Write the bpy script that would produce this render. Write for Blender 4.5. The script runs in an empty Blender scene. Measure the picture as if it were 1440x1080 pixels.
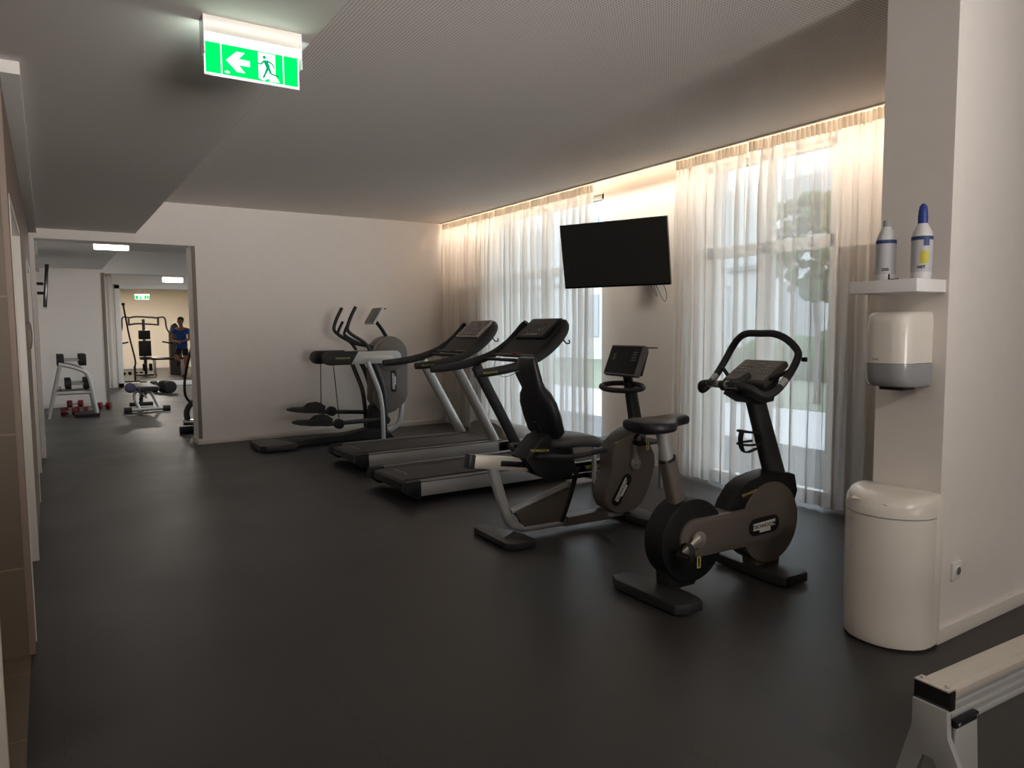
import bpy, bmesh, math, random
from math import sin, cos, pi, radians as R
from mathutils import Vector, Matrix
random.seed(7)
SC = bpy.context.scene
COL = SC.collection

# ---------------------------------------------------------------- camera
def make_camera():
    yaw, pitch, roll, f = R(32.876), R(4.514), R(-0.449), 1009.1
    F = Vector((sin(yaw)*cos(pitch), cos(yaw)*cos(pitch), -sin(pitch)))
    Rt = Vector((cos(yaw), -sin(yaw), 0)); U = Rt.cross(F)
    R2 = Rt*cos(roll)+U*sin(roll); U2 = -Rt*sin(roll)+U*cos(roll)
    cd = bpy.data.cameras.new('camera'); cd.sensor_width = 36; cd.lens = 36*f/1440
    cd.clip_start = .02; cd.clip_end = 300
    o = bpy.data.objects.new('camera', cd); COL.objects.link(o)
    M = Matrix((R2, U2, -F)).transposed().to_4x4(); M.translation = Vector((0, 0, 1.45))
    o.matrix_world = M; SC.camera = o
make_camera()
# ---------------------------------------------------------------- world, view
SKY = 2.0
EXPO = 1.3
w = bpy.data.worlds.new('overcast_sky'); SC.world = w; w.use_nodes = True
nt = w.node_tree; nt.nodes.clear()
wo = nt.nodes.new('ShaderNodeOutputWorld'); bg = nt.nodes.new('ShaderNodeBackground')
tc = nt.nodes.new('ShaderNodeTexCoord'); sx = nt.nodes.new('ShaderNodeSeparateXYZ'); rp = nt.nodes.new('ShaderNodeValToRGB')
rp.color_ramp.elements[0].position = .0; rp.color_ramp.elements[0].color = (.86, .90, .95, 1)
rp.color_ramp.elements[1].position = .6; rp.color_ramp.elements[1].color = (.70, .80, .95, 1)
nt.links.new(tc.outputs['Generated'], sx.inputs[0]); nt.links.new(sx.outputs['Z'], rp.inputs[0])
nt.links.new(rp.outputs[0], bg.inputs['Color']); bg.inputs['Strength'].default_value = SKY
nt.links.new(bg.outputs[0], wo.inputs['Surface'])
vs = SC.view_settings; vs.view_transform = 'Standard'; vs.look = 'None'; vs.exposure = EXPO; vs.gamma = 1; vs.use_curve_mapping = False
SC.cycles.use_denoising = True; SC.cycles.use_light_tree = False
SC.cycles.max_bounces = 12; SC.cycles.transparent_max_bounces = 24; SC.cycles.diffuse_bounces = 8; SC.cycles.glossy_bounces = 4
SC.cycles.sample_clamp_indirect = 10
SC.cycles.caustics_reflective = False; SC.cycles.caustics_refractive = False

def area(name, loc, rot, sx_, sy_, power, color):
    l = bpy.data.lights.new(name, 'AREA'); l.shape = 'RECTANGLE'; l.size = sx_; l.size_y = sy_; l.energy = power; l.color = color
    o = bpy.data.objects.new(name, l); o.location = loc; o.rotation_euler = rot; COL.objects.link(o); return o
WARM = (1, .89, .76); NEUT = (1, .9, .8)
# unseen lamps added for brightness, behind the photographer and in the rooms further back (their fittings are built below)
ADDED_LAMPS = [((1.6, -1.6), 20), ((4.2, -1.6), 5), ((2.6, 13.2), 12), ((2.9, 18.4), 14), ((3.0, 27.6), 60), ((-1.0, 2.4), 4)]
for i_, ((lx, ly), pw) in enumerate(ADDED_LAMPS):
    area('ceiling_lamp_light', (lx, ly, 2.5 if lx < 0 else 2.94), (0, 0, 0), .55, .55, pw, NEUT)
# soft fill light added in front of the invented window behind the photographer
dl = area('window_daylight', (3.0, -5.12, 1.3), (R(100), 0, 0), 6.4, 2.5, 10, (1, .93, .87))
# soft fill light added behind the photographer, aimed down the length of the gym
sl = area('spotlight_bank', (1.5, -4.2, 1.6), (R(104), 0, R(0)), 2.4, 2.0, 19, (1, .94, .89)); sl.data.spread = R(44)
# led strips above the curtains, washing down the window wall
area('led_strip_light', (5.10, 8.1, 3.075), (0, R(-3), 0), .03, 3.1, 7.5, WARM).data.spread = R(75)
area('led_strip_light', (5.10, 4.5, 3.075), (0, R(-3), 0), .03, 4.0, 10, WARM).data.spread = R(75)

# ---------------------------------------------------------------- materials
def lin(c):
    r = []
    for v in c:
        v /= 255
        r.append(v/12.92 if v <= .04045 else ((v+.055)/1.055)**2.4)
    return (*r, 1)
def mat(name, col, rough=.5, metal=0, var=.06, nscale=12, bump=0, bscale=200, spec=.5, coat=0):
    m = bpy.data.materials.new(name); m.use_nodes = True; t = m.node_tree; N = t.nodes; L = t.links
    p = N['Principled BSDF']; p.inputs['Roughness'].default_value = rough; p.inputs['Metallic'].default_value = metal
    p.inputs['Specular IOR Level'].default_value = spec; p.inputs['Coat Weight'].default_value = coat
    tcn = N.new('ShaderNodeTexCoord'); nz = N.new('ShaderNodeTexNoise'); nz.inputs['Scale'].default_value = nscale; nz.inputs['Detail'].default_value = 3
    L.new(tcn.outputs['Object'], nz.inputs['Vector'])
    mx = N.new('ShaderNodeMix'); mx.data_type = 'RGBA'
    c = lin(col); mx.inputs[6].default_value = tuple(x*(1-var) for x in c[:3])+(1,); mx.inputs[7].default_value = tuple(min(1, x*(1+var)) for x in c[:3])+(1,)
    L.new(nz.outputs['Fac'], mx.inputs[0]); L.new(mx.outputs[2], p.inputs['Base Color'])
    if bump:
        n2 = N.new('ShaderNodeTexNoise'); n2.inputs['Scale'].default_value = bscale; L.new(tcn.outputs['Object'], n2.inputs['Vector'])
        b = N.new('ShaderNodeBump'); b.inputs['Strength'].default_value = bump; b.inputs['Distance'].default_value = .002
        L.new(n2.outputs['Fac'], b.inputs['Height']); L.new(b.outputs[0], p.inputs['Normal'])
    return m
def emit(name, col, strength):
    m = bpy.data.materials.new(name); m.use_nodes = True; t = m.node_tree; N = t.nodes; N.clear()
    o = N.new('ShaderNodeOutputMaterial'); e = N.new('ShaderNodeEmission'); e.inputs[0].default_value = lin(col); e.inputs[1].default_value = strength
    t.links.new(e.outputs[0], o.inputs[0]); return m
M = {}
M['wall'] = mat('white_plaster', (232, 226, 221), .85, var=.03, bump=.15, bscale=260)
M['wall_warm'] = mat('cream_plaster', (228, 220, 204), .85, var=.03)
M['soffit'] = mat('smooth_ceiling_paint', (226, 221, 217), .85, var=.02)
M['trim'] = mat('white_lacquer_trim', (222, 216, 208), .35, var=.02)
M['panel'] = mat('beige_wood_panel', (140, 122, 112), .6, var=.05, nscale=5)
M['frame'] = mat('window_frame_white', (226, 226, 224), .4, var=.02)
M['greyboard'] = mat('grey_wall_board', (128, 118, 110), .7, var=.04)
M['black'] = mat('black_plastic', (24, 25, 27), .5, var=.1, bump=.1, bscale=500, spec=.35)
M['blackgloss'] = mat('black_gloss_plastic', (22, 22, 24), .18, var=.1)
M['foot'] = mat('black_foot_plastic', (46, 45, 46), .38, var=.08)
M['brown'] = mat('grey_brown_plastic', (104, 96, 90), .42, var=.04, bump=.05, bscale=600)
M['brown_d'] = mat('dark_grey_brown_plastic', (84, 78, 73), .45, var=.05)
M['tube_d'] = mat('dark_grey_tube', (62, 64, 66), .4, .3, var=.06)
M['silver'] = mat('silver_paint', (186, 186, 185), .38, .4, var=.04)
M['alu'] = mat('brushed_aluminium', (214, 208, 198), .36, .55, var=.05, nscale=30)
M['chrome'] = mat('chrome', (220, 220, 222), .12, 1, var=.02)
M['crank'] = mat('cast_aluminium', (190, 186, 178), .35, .7, var=.03)
M['vinyl'] = mat('black_vinyl', (30, 31, 38), .42, var=.1, bump=.2, bscale=300)
M['vinyl_g'] = mat('dark_grey_vinyl', (72, 73, 76), .45, var=.08, bump=.1, bscale=300)
M['foam'] = mat('black_foam_grip', (38, 40, 43), .6, var=.1, bump=.3, bscale=400)
M['belt'] = mat('treadmill_belt', (56, 52, 51), .5, var=.1, bump=.3, bscale=500)
M['grey'] = mat('mid_grey_plastic', (112, 110, 108), .45, var=.05)
M['screen'] = mat('dark_display', (20, 20, 22), .22, var=.15, nscale=40)
M['tv'] = mat('tv_screen', (62, 65, 66), .36, var=.03)  # reflected haze of the black screen put into its base colour
M['white'] = mat('white_plastic', (228, 222, 214), .22, var=.015)
M['white_m'] = mat('white_matt_board', (236, 236, 236), .5, var=.01)
M['smoke'] = mat('smoky_plastic', (150, 152, 156), .2, var=.03)
M['labelw'] = mat('badge_white', (225, 225, 225), .4)
M['yellow'] = mat('badge_yellow', (196, 186, 96), .4)
M['red'] = mat('red_plastic', (120, 26, 40), .45)
M['key'] = mat('grey_key_marks', (160, 156, 152), .5)
M['blue'] = mat('blue_plastic', (38, 60, 140), .35)
M['bottle'] = mat('translucent_white_bottle', (214, 214, 216), .3, var=.02)
M['label_b'] = mat('bottle_label', (190, 190, 196), .5, var=.04, nscale=50)
M['label_blue'] = mat('bottle_label_blue', (40, 62, 110), .5)
M['label_y'] = mat('bottle_label_yellow', (200, 186, 60), .5)
M['skin'] = mat('skin', (176, 124, 98), .55, var=.05)
M['hair'] = mat('brown_hair', (84, 50, 36), .7)
M['shirt'] = mat('blue_shirt', (28, 88, 172), .8, var=.12, nscale=9)
M['shorts'] = mat('dark_shorts', (36, 40, 56), .8)
M['navy'] = mat('navy_vinyl', (52, 50, 86), .4)
M['rubber'] = mat('black_rubber', (26, 26, 28), .7, var=.1)
M['frost'] = mat('clear_edge_plastic', (225, 228, 232), .15, var=.02)
M['leaf'] = mat('hedge_leaves', (58, 84, 44), .8, var=.6, nscale=6, bump=1, bscale=14)
M['lawn'] = mat('lawn', (112, 118, 98), .9, var=.25, nscale=3)
M['pave'] = mat('pale_paving', (186, 182, 180), .8, var=.05)
M['facade'] = mat('pale_facade', (200, 200, 200), .8, var=.04)
M['whitelight'] = emit('lamp_diffuser', (255, 250, 240), 6)
M['ledlight'] = emit('led_strip_glow', (255, 226, 190), 7)
M['signlight'] = emit('sign_tube_glow', (250, 255, 250), 3)
M['signgreen'] = emit('sign_green', (0, 178, 76), .95)
M['signwhite'] = emit('sign_white', (235, 255, 240), 1.0)
M['signdark'] = emit('sign_figure_green', (0, 128, 84), .8)

def tile_material():
    m = bpy.data.materials.new('brown_stone_tiles'); m.use_nodes = True; t = m.node_tree; N = t.nodes; L = t.links; p = N['Principled BSDF']
    tcn = N.new('ShaderNodeTexCoord'); br = N.new('ShaderNodeTexBrick'); mp = N.new('ShaderNodeMapping'); mp.inputs['Rotation'].default_value = (R(90), 0, 0)
    br.inputs['Color1'].default_value = lin((104, 90, 76)); br.inputs['Color2'].default_value = lin((110, 96, 81)); br.inputs['Mortar'].default_value = lin((134, 118, 102))
    br.inputs['Scale'].default_value = 1; br.inputs['Brick Width'].default_value = .6; br.inputs['Row Height'].default_value = .6; br.inputs['Mortar Size'].default_value = .004
    nz = N.new('ShaderNodeTexNoise'); nz.inputs['Scale'].default_value = 4
    sep = N.new('ShaderNodeSeparateXYZ'); cb = N.new('ShaderNodeCombineXYZ'); ad = N.new('ShaderNodeMath'); ad.operation = 'ADD'
    L.new(tcn.outputs['Object'], sep.inputs[0]); L.new(sep.outputs['Y'], ad.inputs[0]); L.new(sep.outputs['Z'], ad.inputs[1])
    L.new(sep.outputs['X'], cb.inputs[0]); L.new(ad.outputs[0], cb.inputs[1]); L.new(cb.outputs[0], br.inputs['Vector'])
    L.new(br.outputs['Color'], p.inputs['Base Color']); p.inputs['Roughness'].default_value = .5
    return m
M['tile'] = tile_material()

def floor_material():
    m = bpy.data.materials.new('black_rubber_floor'); m.use_nodes = True; t = m.node_tree; N = t.nodes; L = t.links; p = N['Principled BSDF']
    tcn = N.new('ShaderNodeTexCoord'); sep = N.new('ShaderNodeSeparateXYZ'); L.new(tcn.outputs['Object'], sep.inputs[0])
    def math_(op, a, b=None):
        n = N.new('ShaderNodeMath'); n.operation = op
        for i, v in enumerate((a, b)):
            if v is None: continue
            if isinstance(v, (int, float)): n.inputs[i].default_value = v
            else: L.new(v, n.inputs[i])
        return n.outputs[0]
    def seam(u, v, off):
        wob = math_('MULTIPLY', math_('SIGN', math_('SINE', math_('MULTIPLY', v, 62.8))), .007)
        s = math_('ADD', math_('ADD', u, wob), off)
        fr = math_('FRACT', math_('DIVIDE', s, .9))
        d = math_('ABSOLUTE', math_('SUBTRACT', fr, .5))
        return math_('GREATER_THAN', d, .4975)
    sm = math_('MAXIMUM', seam(sep.outputs['X'], sep.outputs['Y'], .01), seam(sep.outputs['Y'], sep.outputs['X'], -.3))
    n1 = N.new('ShaderNodeTexNoise'); n1.inputs['Scale'].default_value = 1.3; n1.inputs['Detail'].default_value = 5; L.new(tcn.outputs['Object'], n1.inputs['Vector'])
    n2 = N.new('ShaderNodeTexNoise'); n2.inputs['Scale'].default_value = 700; L.new(tcn.outputs['Object'], n2.inputs['Vector'])
    cr = N.new('ShaderNodeValToRGB'); cr.color_ramp.elements[0].position = .3; cr.color_ramp.elements[1].position = .75
    cr.color_ramp.elements[0].color = lin((46, 44, 44)); cr.color_ramp.elements[1].color = lin((56, 53, 52)); L.new(n1.outputs['Fac'], cr.inputs[0])
    mx = N.new('ShaderNodeMix'); mx.data_type = 'RGBA'; L.new(sm, mx.inputs[0]); L.new(cr.outputs[0], mx.inputs[6]); mx.inputs[7].default_value = lin((34, 32, 32))
    L.new(mx.outputs[2], p.inputs['Base Color'])
    rr = math_('ADD', math_('MULTIPLY', n1.outputs['Fac'], .22), .30); L.new(rr, p.inputs['Roughness'])
    p.inputs['Specular IOR Level'].default_value = .45
    h = math_('SUBTRACT', math_('MULTIPLY', n2.outputs['Fac'], .3), sm)
    b = N.new('ShaderNodeBump'); b.inputs['Strength'].default_value = .35; b.inputs['Distance'].default_value = .003; L.new(h, b.inputs['Height']); L.new(b.outputs[0], p.inputs['Normal'])
    return m
M['floor'] = floor_material()

def perforated():
    m = bpy.data.materials.new('perforated_acoustic_board'); m.use_nodes = True; t = m.node_tree; N = t.nodes; L = t.links; p = N['Principled BSDF']
    tcn = N.new('ShaderNodeTexCoord'); sc = N.new('ShaderNodeVectorMath'); sc.operation = 'SCALE'; sc.inputs['Scale'].default_value = 1/.0185
    fr = N.new('ShaderNodeVectorMath'); fr.operation = 'FRACTION'; sb = N.new('ShaderNodeVectorMath'); sb.operation = 'SUBTRACT'; sb.inputs[1].default_value = (.5, .5, 0)
    mu = N.new('ShaderNodeVectorMath'); mu.operation = 'MULTIPLY'; mu.inputs[1].default_value = (1, 1, 0)
    ln = N.new('ShaderNodeVectorMath'); ln.operation = 'LENGTH'; lt = N.new('ShaderNodeMath'); lt.operation = 'LESS_THAN'; lt.inputs[1].default_value = .21
    L.new(tcn.outputs['Object'], sc.inputs[0]); L.new(sc.outputs[0], fr.inputs[0]); L.new(fr.outputs[0], sb.inputs[0]); L.new(sb.outputs[0], mu.inputs[0]); L.new(mu.outputs[0], ln.inputs[0]); L.new(ln.outputs['Value'], lt.inputs[0])
    mx = N.new('ShaderNodeMix'); mx.data_type = 'RGBA'; mx.inputs[6].default_value = lin((230, 224, 219)); mx.inputs[7].default_value = lin((120, 114, 108))
    L.new(lt.outputs[0], mx.inputs[0]); L.new(mx.outputs[2], p.inputs['Base Color']); p.inputs['Roughness'].default_value = .85
    return m
M['perf'] = perforated()

def sheer(name, col, transp, transl):
    m = bpy.data.materials.new(name); m.use_nodes = True; t = m.node_tree; N = t.nodes; L = t.links; N.clear()
    o = N.new('ShaderNodeOutputMaterial'); d = N.new('ShaderNodeBsdfDiffuse'); tr = N.new('ShaderNodeBsdfTranslucent'); tp = N.new('ShaderNodeBsdfTransparent')
    m1 = N.new('ShaderNodeMixShader'); m2 = N.new('ShaderNodeMixShader')
    c = lin(col); d.inputs[0].default_value = c; tr.inputs[0].default_value = c
    m1.inputs[0].default_value = transl
    tcn = N.new('ShaderNodeTexCoord'); nz = N.new('ShaderNodeTexNoise'); nz.inputs['Scale'].default_value = 3; L.new(tcn.outputs['Object'], nz.inputs['Vector'])
    mr = N.new('ShaderNodeMapRange'); mr.inputs['To Min'].default_value = transp*.9; mr.inputs['To Max'].default_value = transp*1.1
    L.new(nz.outputs['Fac'], mr.inputs[0]); L.new(mr.outputs[0], m2.inputs[0])
    L.new(d.outputs[0], m1.inputs[1]); L.new(tr.outputs[0], m1.inputs[2]); L.new(m1.outputs[0], m2.inputs[1]); L.new(tp.outputs[0], m2.inputs[2]); L.new(m2.outputs[0], o.inputs[0])
    return m
M['curtain'] = sheer('sheer_voile', (240, 235, 229), .36, .46)
M['header'] = sheer('pleated_tape', (210, 198, 182), .05, .24)
M['hem'] = sheer('double_hem', (216, 210, 206), .12, .4)
def glass():
    m = bpy.data.materials.new('window_glass'); m.use_nodes = True; t = m.node_tree; N = t.nodes; L = t.links; N.clear()
    o = N.new('ShaderNodeOutputMaterial'); tp = N.new('ShaderNodeBsdfTransparent'); tp.inputs[0].default_value = (.93, .96, .95, 1); g = N.new('ShaderNodeBsdfGlossy'); g.inputs['Roughness'].default_value = .02
    fr = N.new('ShaderNodeLayerWeight'); fr.inputs[0].default_value = .5; pw = N.new('ShaderNodeMath'); pw.operation = 'POWER'; pw.inputs[1].default_value = 4; ml = N.new('ShaderNodeMath'); ml.operation = 'MULTIPLY_ADD'; ml.inputs[1].default_value = .8; ml.inputs[2].default_value = .03; m1 = N.new('ShaderNodeMixShader')
    L.new(fr.outputs['Facing'], pw.inputs[0]); L.new(pw.outputs[0], ml.inputs[0]); L.new(ml.outputs[0], m1.inputs[0]); L.new(tp.outputs[0], m1.inputs[1]); L.new(g.outputs[0], m1.inputs[2]); L.new(m1.outputs[0], o.inputs[0]); return m
M['glass'] = glass()

# ---------------------------------------------------------------- mesh helpers
class MB:
    def __init__(s): s.bm = bmesh.new()
    def _bev(s, geom_edges, w, seg=2):
        if w > 0: bmesh.ops.bevel(s.bm, geom=geom_edges, offset=w, segments=seg, profile=.6, affect='EDGES', clamp_overlap=True)
    def box(s, x0, x1, y0, y1, z0, z1, bev=0, rot=None, piv=None):
        vs_ = [s.bm.verts.new((x, y, z)) for x in (x0, x1) for y in (y0, y1) for z in (z0, z1)]
        F = [(0, 1, 3, 2), (4, 6, 7, 5), (0, 4, 5, 1), (2, 3, 7, 6), (0, 2, 6, 4), (1, 5, 7, 3)]
        fs = [s.bm.faces.new([vs_[i] for i in f]) for f in F]
        if rot is not None:
            c = Vector(piv) if piv else Vector(((x0+x1)/2, (y0+y1)/2, (z0+z1)/2))
            for v in vs_: v.co = rot @ (v.co-c)+c
        if bev: s._bev(list({e for f in fs for e in f.edges}), bev)
        return s
    def prism(s, pts, a, b, axis='y', bev=0):
        """extrude a closed outline: axis y -> pts are (x,z); axis z -> pts (x,y); axis x -> pts (y,z)"""
        def mk(p, h):
            return {'y': (p[0], h, p[1]), 'z': (p[0], p[1], h), 'x': (h, p[0], p[1])}[axis]
        A = [s.bm.verts.new(mk(p, a)) for p in pts]; B = [s.bm.verts.new(mk(p, b)) for p in pts]; n = len(pts)
        fs = [s.bm.faces.new(A), s.bm.faces.new(B[::-1])]
        caps = list({e for f in fs for e in f.edges})
        for i in range(n): fs.append(s.bm.faces.new((A[i], B[i], B[(i+1) % n], A[(i+1) % n])))
        bmesh.ops.recalc_face_normals(s.bm, faces=fs)
        if bev: s._bev(caps, bev)
        return s
    def tube(s, pts, r, seg=10, closed=False, sub=6, oval=None, smooth=True):
        """tube along a Catmull-Rom path; r a number or one per point; oval=(side, up) scales"""
        P = [Vector(p) for p in pts]; n = len(P); rr = r if isinstance(r, (list, tuple)) else [r]*n
        Q = []; QR = []
        if smooth and n > 2:
            rng = range(n if closed else n-1)
            for i in rng:
                p0 = P[(i-1) % n] if closed or i > 0 else P[0]*2-P[1]; p1 = P[i]; p2 = P[(i+1) % n]; p3 = P[(i+2) % n] if closed or i+2 < n else p2*2-p1
                for k in range(sub):
                    t = k/sub; Q.append(.5*((2*p1)+(-p0+p2)*t+(2*p0-5*p1+4*p2-p3)*t*t+(-p0+3*p1-3*p2+p3)*t**3)); QR.append(rr[i]*(1-t)+rr[(i+1) % n]*t)
            if not closed: Q.append(P[-1]); QR.append(rr[-1])
        else: Q, QR = P, list(rr)
        m = len(Q); rings = []; up = Vector((0, 0, 1)); prev = None
        for i in range(m):
            if closed: T = Q[(i+1) % m]-Q[i-1]
            else: T = Q[min(i+1, m-1)]-Q[max(i-1, 0)]
            T.normalize()
            if prev is None:
                a = T.cross(up)
                if a.length < .15: a = T.cross(Vector((0, 1, 0)))
                a.normalize()
            else: a = (prev-T*prev.dot(T)).normalized()
            prev = a; b = T.cross(a); sa, sb_ = oval if oval else (1, 1)
            rings.append([s.bm.verts.new(Q[i]+(a*cos(2*pi*k/seg)*sa+b*sin(2*pi*k/seg)*sb_)*QR[i]) for k in range(seg)])
        fs = []
        for i in range(m if closed else m-1):
            A, B = rings[i], rings[(i+1) % m]
            for k in range(seg): fs.append(s.bm.faces.new((A[k], A[(k+1) % seg], B[(k+1) % seg], B[k])))
        if not closed:
            fs.append(s.bm.faces.new(rings[0][::-1])); fs.append(s.bm.faces.new(rings[-1]))
        bmesh.ops.recalc_face_normals(s.bm, faces=fs)
        return s
    def loft(s, rings, cap=True, closed=False):
        V = [[s.bm.verts.new(p) for p in r] for r in rings]; n = len(V[0]); fs = []
        for i in range(len(V)-1):
            for k in range(n): fs.append(s.bm.faces.new((V[i][k], V[i][(k+1) % n], V[i+1][(k+1) % n], V[i+1][k])))
        if cap: fs.append(s.bm.faces.new(V[0][::-1])); fs.append(s.bm.faces.new(V[-1]))
        bmesh.ops.recalc_face_normals(s.bm, faces=fs); return s
    def cyl(s, c, r, a, b, axis='y', seg=32, bev=0, r2=None):
        """disc/cylinder; c = two coordinates in the plane, a..b along the axis"""
        pts = [(c[0]+r*cos(2*pi*k/seg), c[1]+r*sin(2*pi*k/seg)) for k in range(seg)]
        return s.prism(pts, a, b, axis, bev)
    def lathe(s, prof, c, seg=24):
        """prof list of (r,z) bottom to top around vertical axis at c=(x,y)"""
        return s.loft([[(c[0]+max(r, .0005)*cos(2*pi*k/seg), c[1]+max(r, .0005)*sin(2*pi*k/seg), z) for k in range(seg)] for r, z in prof])
    def build(s, name, m, parent=None, ang=38):
        me = bpy.data.meshes.new(name); s.bm.normal_update()
        for f in s.bm.faces: f.smooth = True
        for e in s.bm.edges:
            if len(e.link_faces) == 2 and e.calc_face_angle(0) > R(ang): e.smooth = False
        s.bm.to_mesh(me); s.bm.free(); me.materials.append(m if not isinstance(m, str) else M[m])
        o = bpy.data.objects.new(name, me); COL.objects.link(o)
        if parent: o.parent = parent
        return o
def tag(o, label, cat, group=None, kind=None):
    o['label'] = label; o['category'] = cat
    if group: o['group'] = group
    if kind: o['kind'] = kind
    return o
def thing(name, label, cat, loc=(0, 0, 0), rz=0, group=None):
    o = bpy.data.objects.new(name, None); o.empty_display_size = .1; o.location = loc; o.rotation_euler = (0, 0, R(rz)); COL.objects.link(o)
    return tag(o, label, cat, group)
def struct(name, mb, m, parent=None):
    o = mb.build(name, m, parent)
    if not parent: o['kind'] = 'structure'
    return o
def stadium(c0, c1, r, n=10):
    c0, c1 = Vector(c0), Vector(c1); a = math.atan2((c1-c0).y, (c1-c0).x); out = []
    for k in range(n+1): t = a-pi/2+pi*k/n; out.append((c1.x+r*cos(t), c1.y+r*sin(t)))
    for k in range(n+1): t = a+pi/2+pi*k/n; out.append((c0.x+r*cos(t), c0.y+r*sin(t)))
    return out
def text(name, s, size, loc, xdir, ydir, m, parent, depth=.0008, lab=None):
    cu = bpy.data.curves.new(name, 'FONT'); cu.body = s; cu.size = size; cu.align_x = 'CENTER'; cu.align_y = 'CENTER'; cu.extrude = depth; cu.offset = size*.012
    tmp = bpy.data.objects.new('tmp', cu); COL.objects.link(tmp); bpy.context.view_layer.update()
    me = bpy.data.meshes.new_from_object(tmp.evaluated_get(bpy.context.evaluated_depsgraph_get())); bpy.data.objects.remove(tmp)
    X = Vector(xdir).normalized(); Y = Vector(ydir).normalized(); Z = X.cross(Y); T = Matrix((X, Y, Z)).transposed().to_4x4(); T.translation = Vector(loc)
    me.transform(T); me.materials.clear(); me.materials.append(M[m]); me.name = name
    o = bpy.data.objects.new(name, me); COL.objects.link(o); o.parent = parent
    if lab: o['label'] = lab
    return o
def copy_tree(o, parent=None):
    c = o.copy(); COL.objects.link(c); c.parent = parent
    for ch in list(o.children): copy_tree(ch, c)
    return c
def badge(parent, c, ang, length, v, h=.1, lab='dark oval badge with white lettering'):
    """pill badge on a side face seen from -v: centre (u,z), angle in degrees"""
    a = R(ang); hx = (length-h)/2
    b = MB().prism(stadium((c[0]-hx*cos(a), c[1]-hx*sin(a)), (c[0]+hx*cos(a), c[1]+hx*sin(a)), h/2), v-.003, v, 'y', .001).build('badge', 'black', parent)
    b['label'] = lab
    X = (cos(a), 0, sin(a)); Y = (-sin(a), 0, cos(a)); fs = length*.145
    def P(p, q, d): return (c[0]+p*cos(a)-q*sin(a), d, c[1]+p*sin(a)+q*cos(a))
    pl = MB(); L_ = length*.36; H_ = h*.21
    pts = [(-L_, H_), (L_, H_*1.2), (L_, -H_*.5), (L_*.55, -H_*.5), (L_*.55, -H_*1.7), (-L_*.45, -H_*1.7), (-L_*.45, -H_*.9), (-L_, -H_*.9)]
    pl.prism([(c[0]+p*cos(a)-q*sin(a), c[1]+p*sin(a)+q*cos(a)) for p, q in pts], v-.0045, v-.003, 'y').build('badge_plate', 'labelw', b)
    text('badge_lettering', 'TECHNOGYM', fs*.82, P(0, 0, v-.0048), X, Y, 'screen', b)
def yellow_mark(parent, loc, xdir, ydir, w=.12):
    text('maker_mark', 'TECHNOGYM', w*.2, loc, xdir, ydir, 'yellow', parent, lab='yellow maker lettering')

# ================================================================ THE SETTING
WX = 5.25
o = struct('floor', MB().box(-3, 7.5, -5.6, 33, -.1, 0), 'floor')
struct('floor_tiled', MB().box(-2.6, -.128, -3, 3.82, -.1, .0015), 'tile')
# left wall: tiled cross wall, panelled wall with two door recesses
def segs(y0, y1, holes, x0, x1, z1, mb):
    y = y0
    for (a, b, zb, zt) in holes:
        if a > y: mb.box(x0, x1, y, a, 0, z1)
        if zb > 0: mb.box(x0, x1, a, b, 0, zb)
        mb.box(x0, x1, a, b, zt, z1); y = b
    if y1 > y: mb.box(x0, x1, y, y1, 0, z1)
struct('wall_tiled', MB().box(-2.6, -.135, 3.80, 3.92, 0, 3), 'tile')
mb = MB(); segs(3.82, 9.72, [(3.95, 5.4, 0, 2.06), (7.2, 8.75, 0, 2.06)], -.30, -.115, 2.54, mb)
mb.box(-.36, -.31, 3.82, 9.80, 0, 3.1); struct('wall_left', mb, 'panel')
mb = MB(); mb.box(-.30, -.115, 9.72, 16.0, 0, 3); struct('wall_left_rear', mb, 'wall')
struct('trim_1', MB().box(-.135, -.112, 3.795, 3.93, 0, 2.54, .002), 'panel')
for i, (a, b) in enumerate(((3.95, 5.4), (7.2, 8.75))):
    d = bpy.data.objects.new('door_%d' % (i+1), None); COL.objects.link(d); d['kind'] = 'structure'
    MB().box(-.24, -.20, a+.03, b-.03, .005, 2.03, .003).build('door_leaf', 'trim', d)
    f = MB(); f.box(-.20, -.108, b-.035, b+.0, 0, 2.06, .003); f.box(-.20, -.108, a, a+.035, 0, 2.06, .003); f.box(-.20, -.108, a, b, 2.03, 2.065, .003)
    f.build('door_frame', 'trim', d)
    h = MB(); h.tube([(-.20, b-.12, 1.05), (-.165, b-.12, 1.05), (-.16, b-.15, 1.05), (-.16, b-.24, 1.05)], .009); h.build('door_handle', 'alu', d)
# white door leaf of the tiled side room, standing open beside the photographer
d = bpy.data.objects.new('door_3', None); COL.objects.link(d); d['kind'] = 'structure'
MB().box(-1.08, -.173, 2.78, 2.82, .005, 2.06, .002).build('door_leaf', 'trim', d)
hh = MB(); hh.tube([(-.30, 2.78, 1.05), (-.30, 2.73, 1.05), (-.34, 2.72, 1.05), (-.42, 2.72, 1.05)], .009); hh.build('door_handle', 'alu', d)
struct('wall_side_room', MB().box(-2.75, -2.6, -3, 3.95, 0, 3).box(-2.6, -.115, -3.15, -3, 0, 3).box(-.30, -.115, -5.2, -3.0, 0, 3), 'wall')
struct('ceiling_side_room', MB().box(-2.6, -.115, -3, 3.82, 2.62, 2.7), 'soffit')
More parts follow.
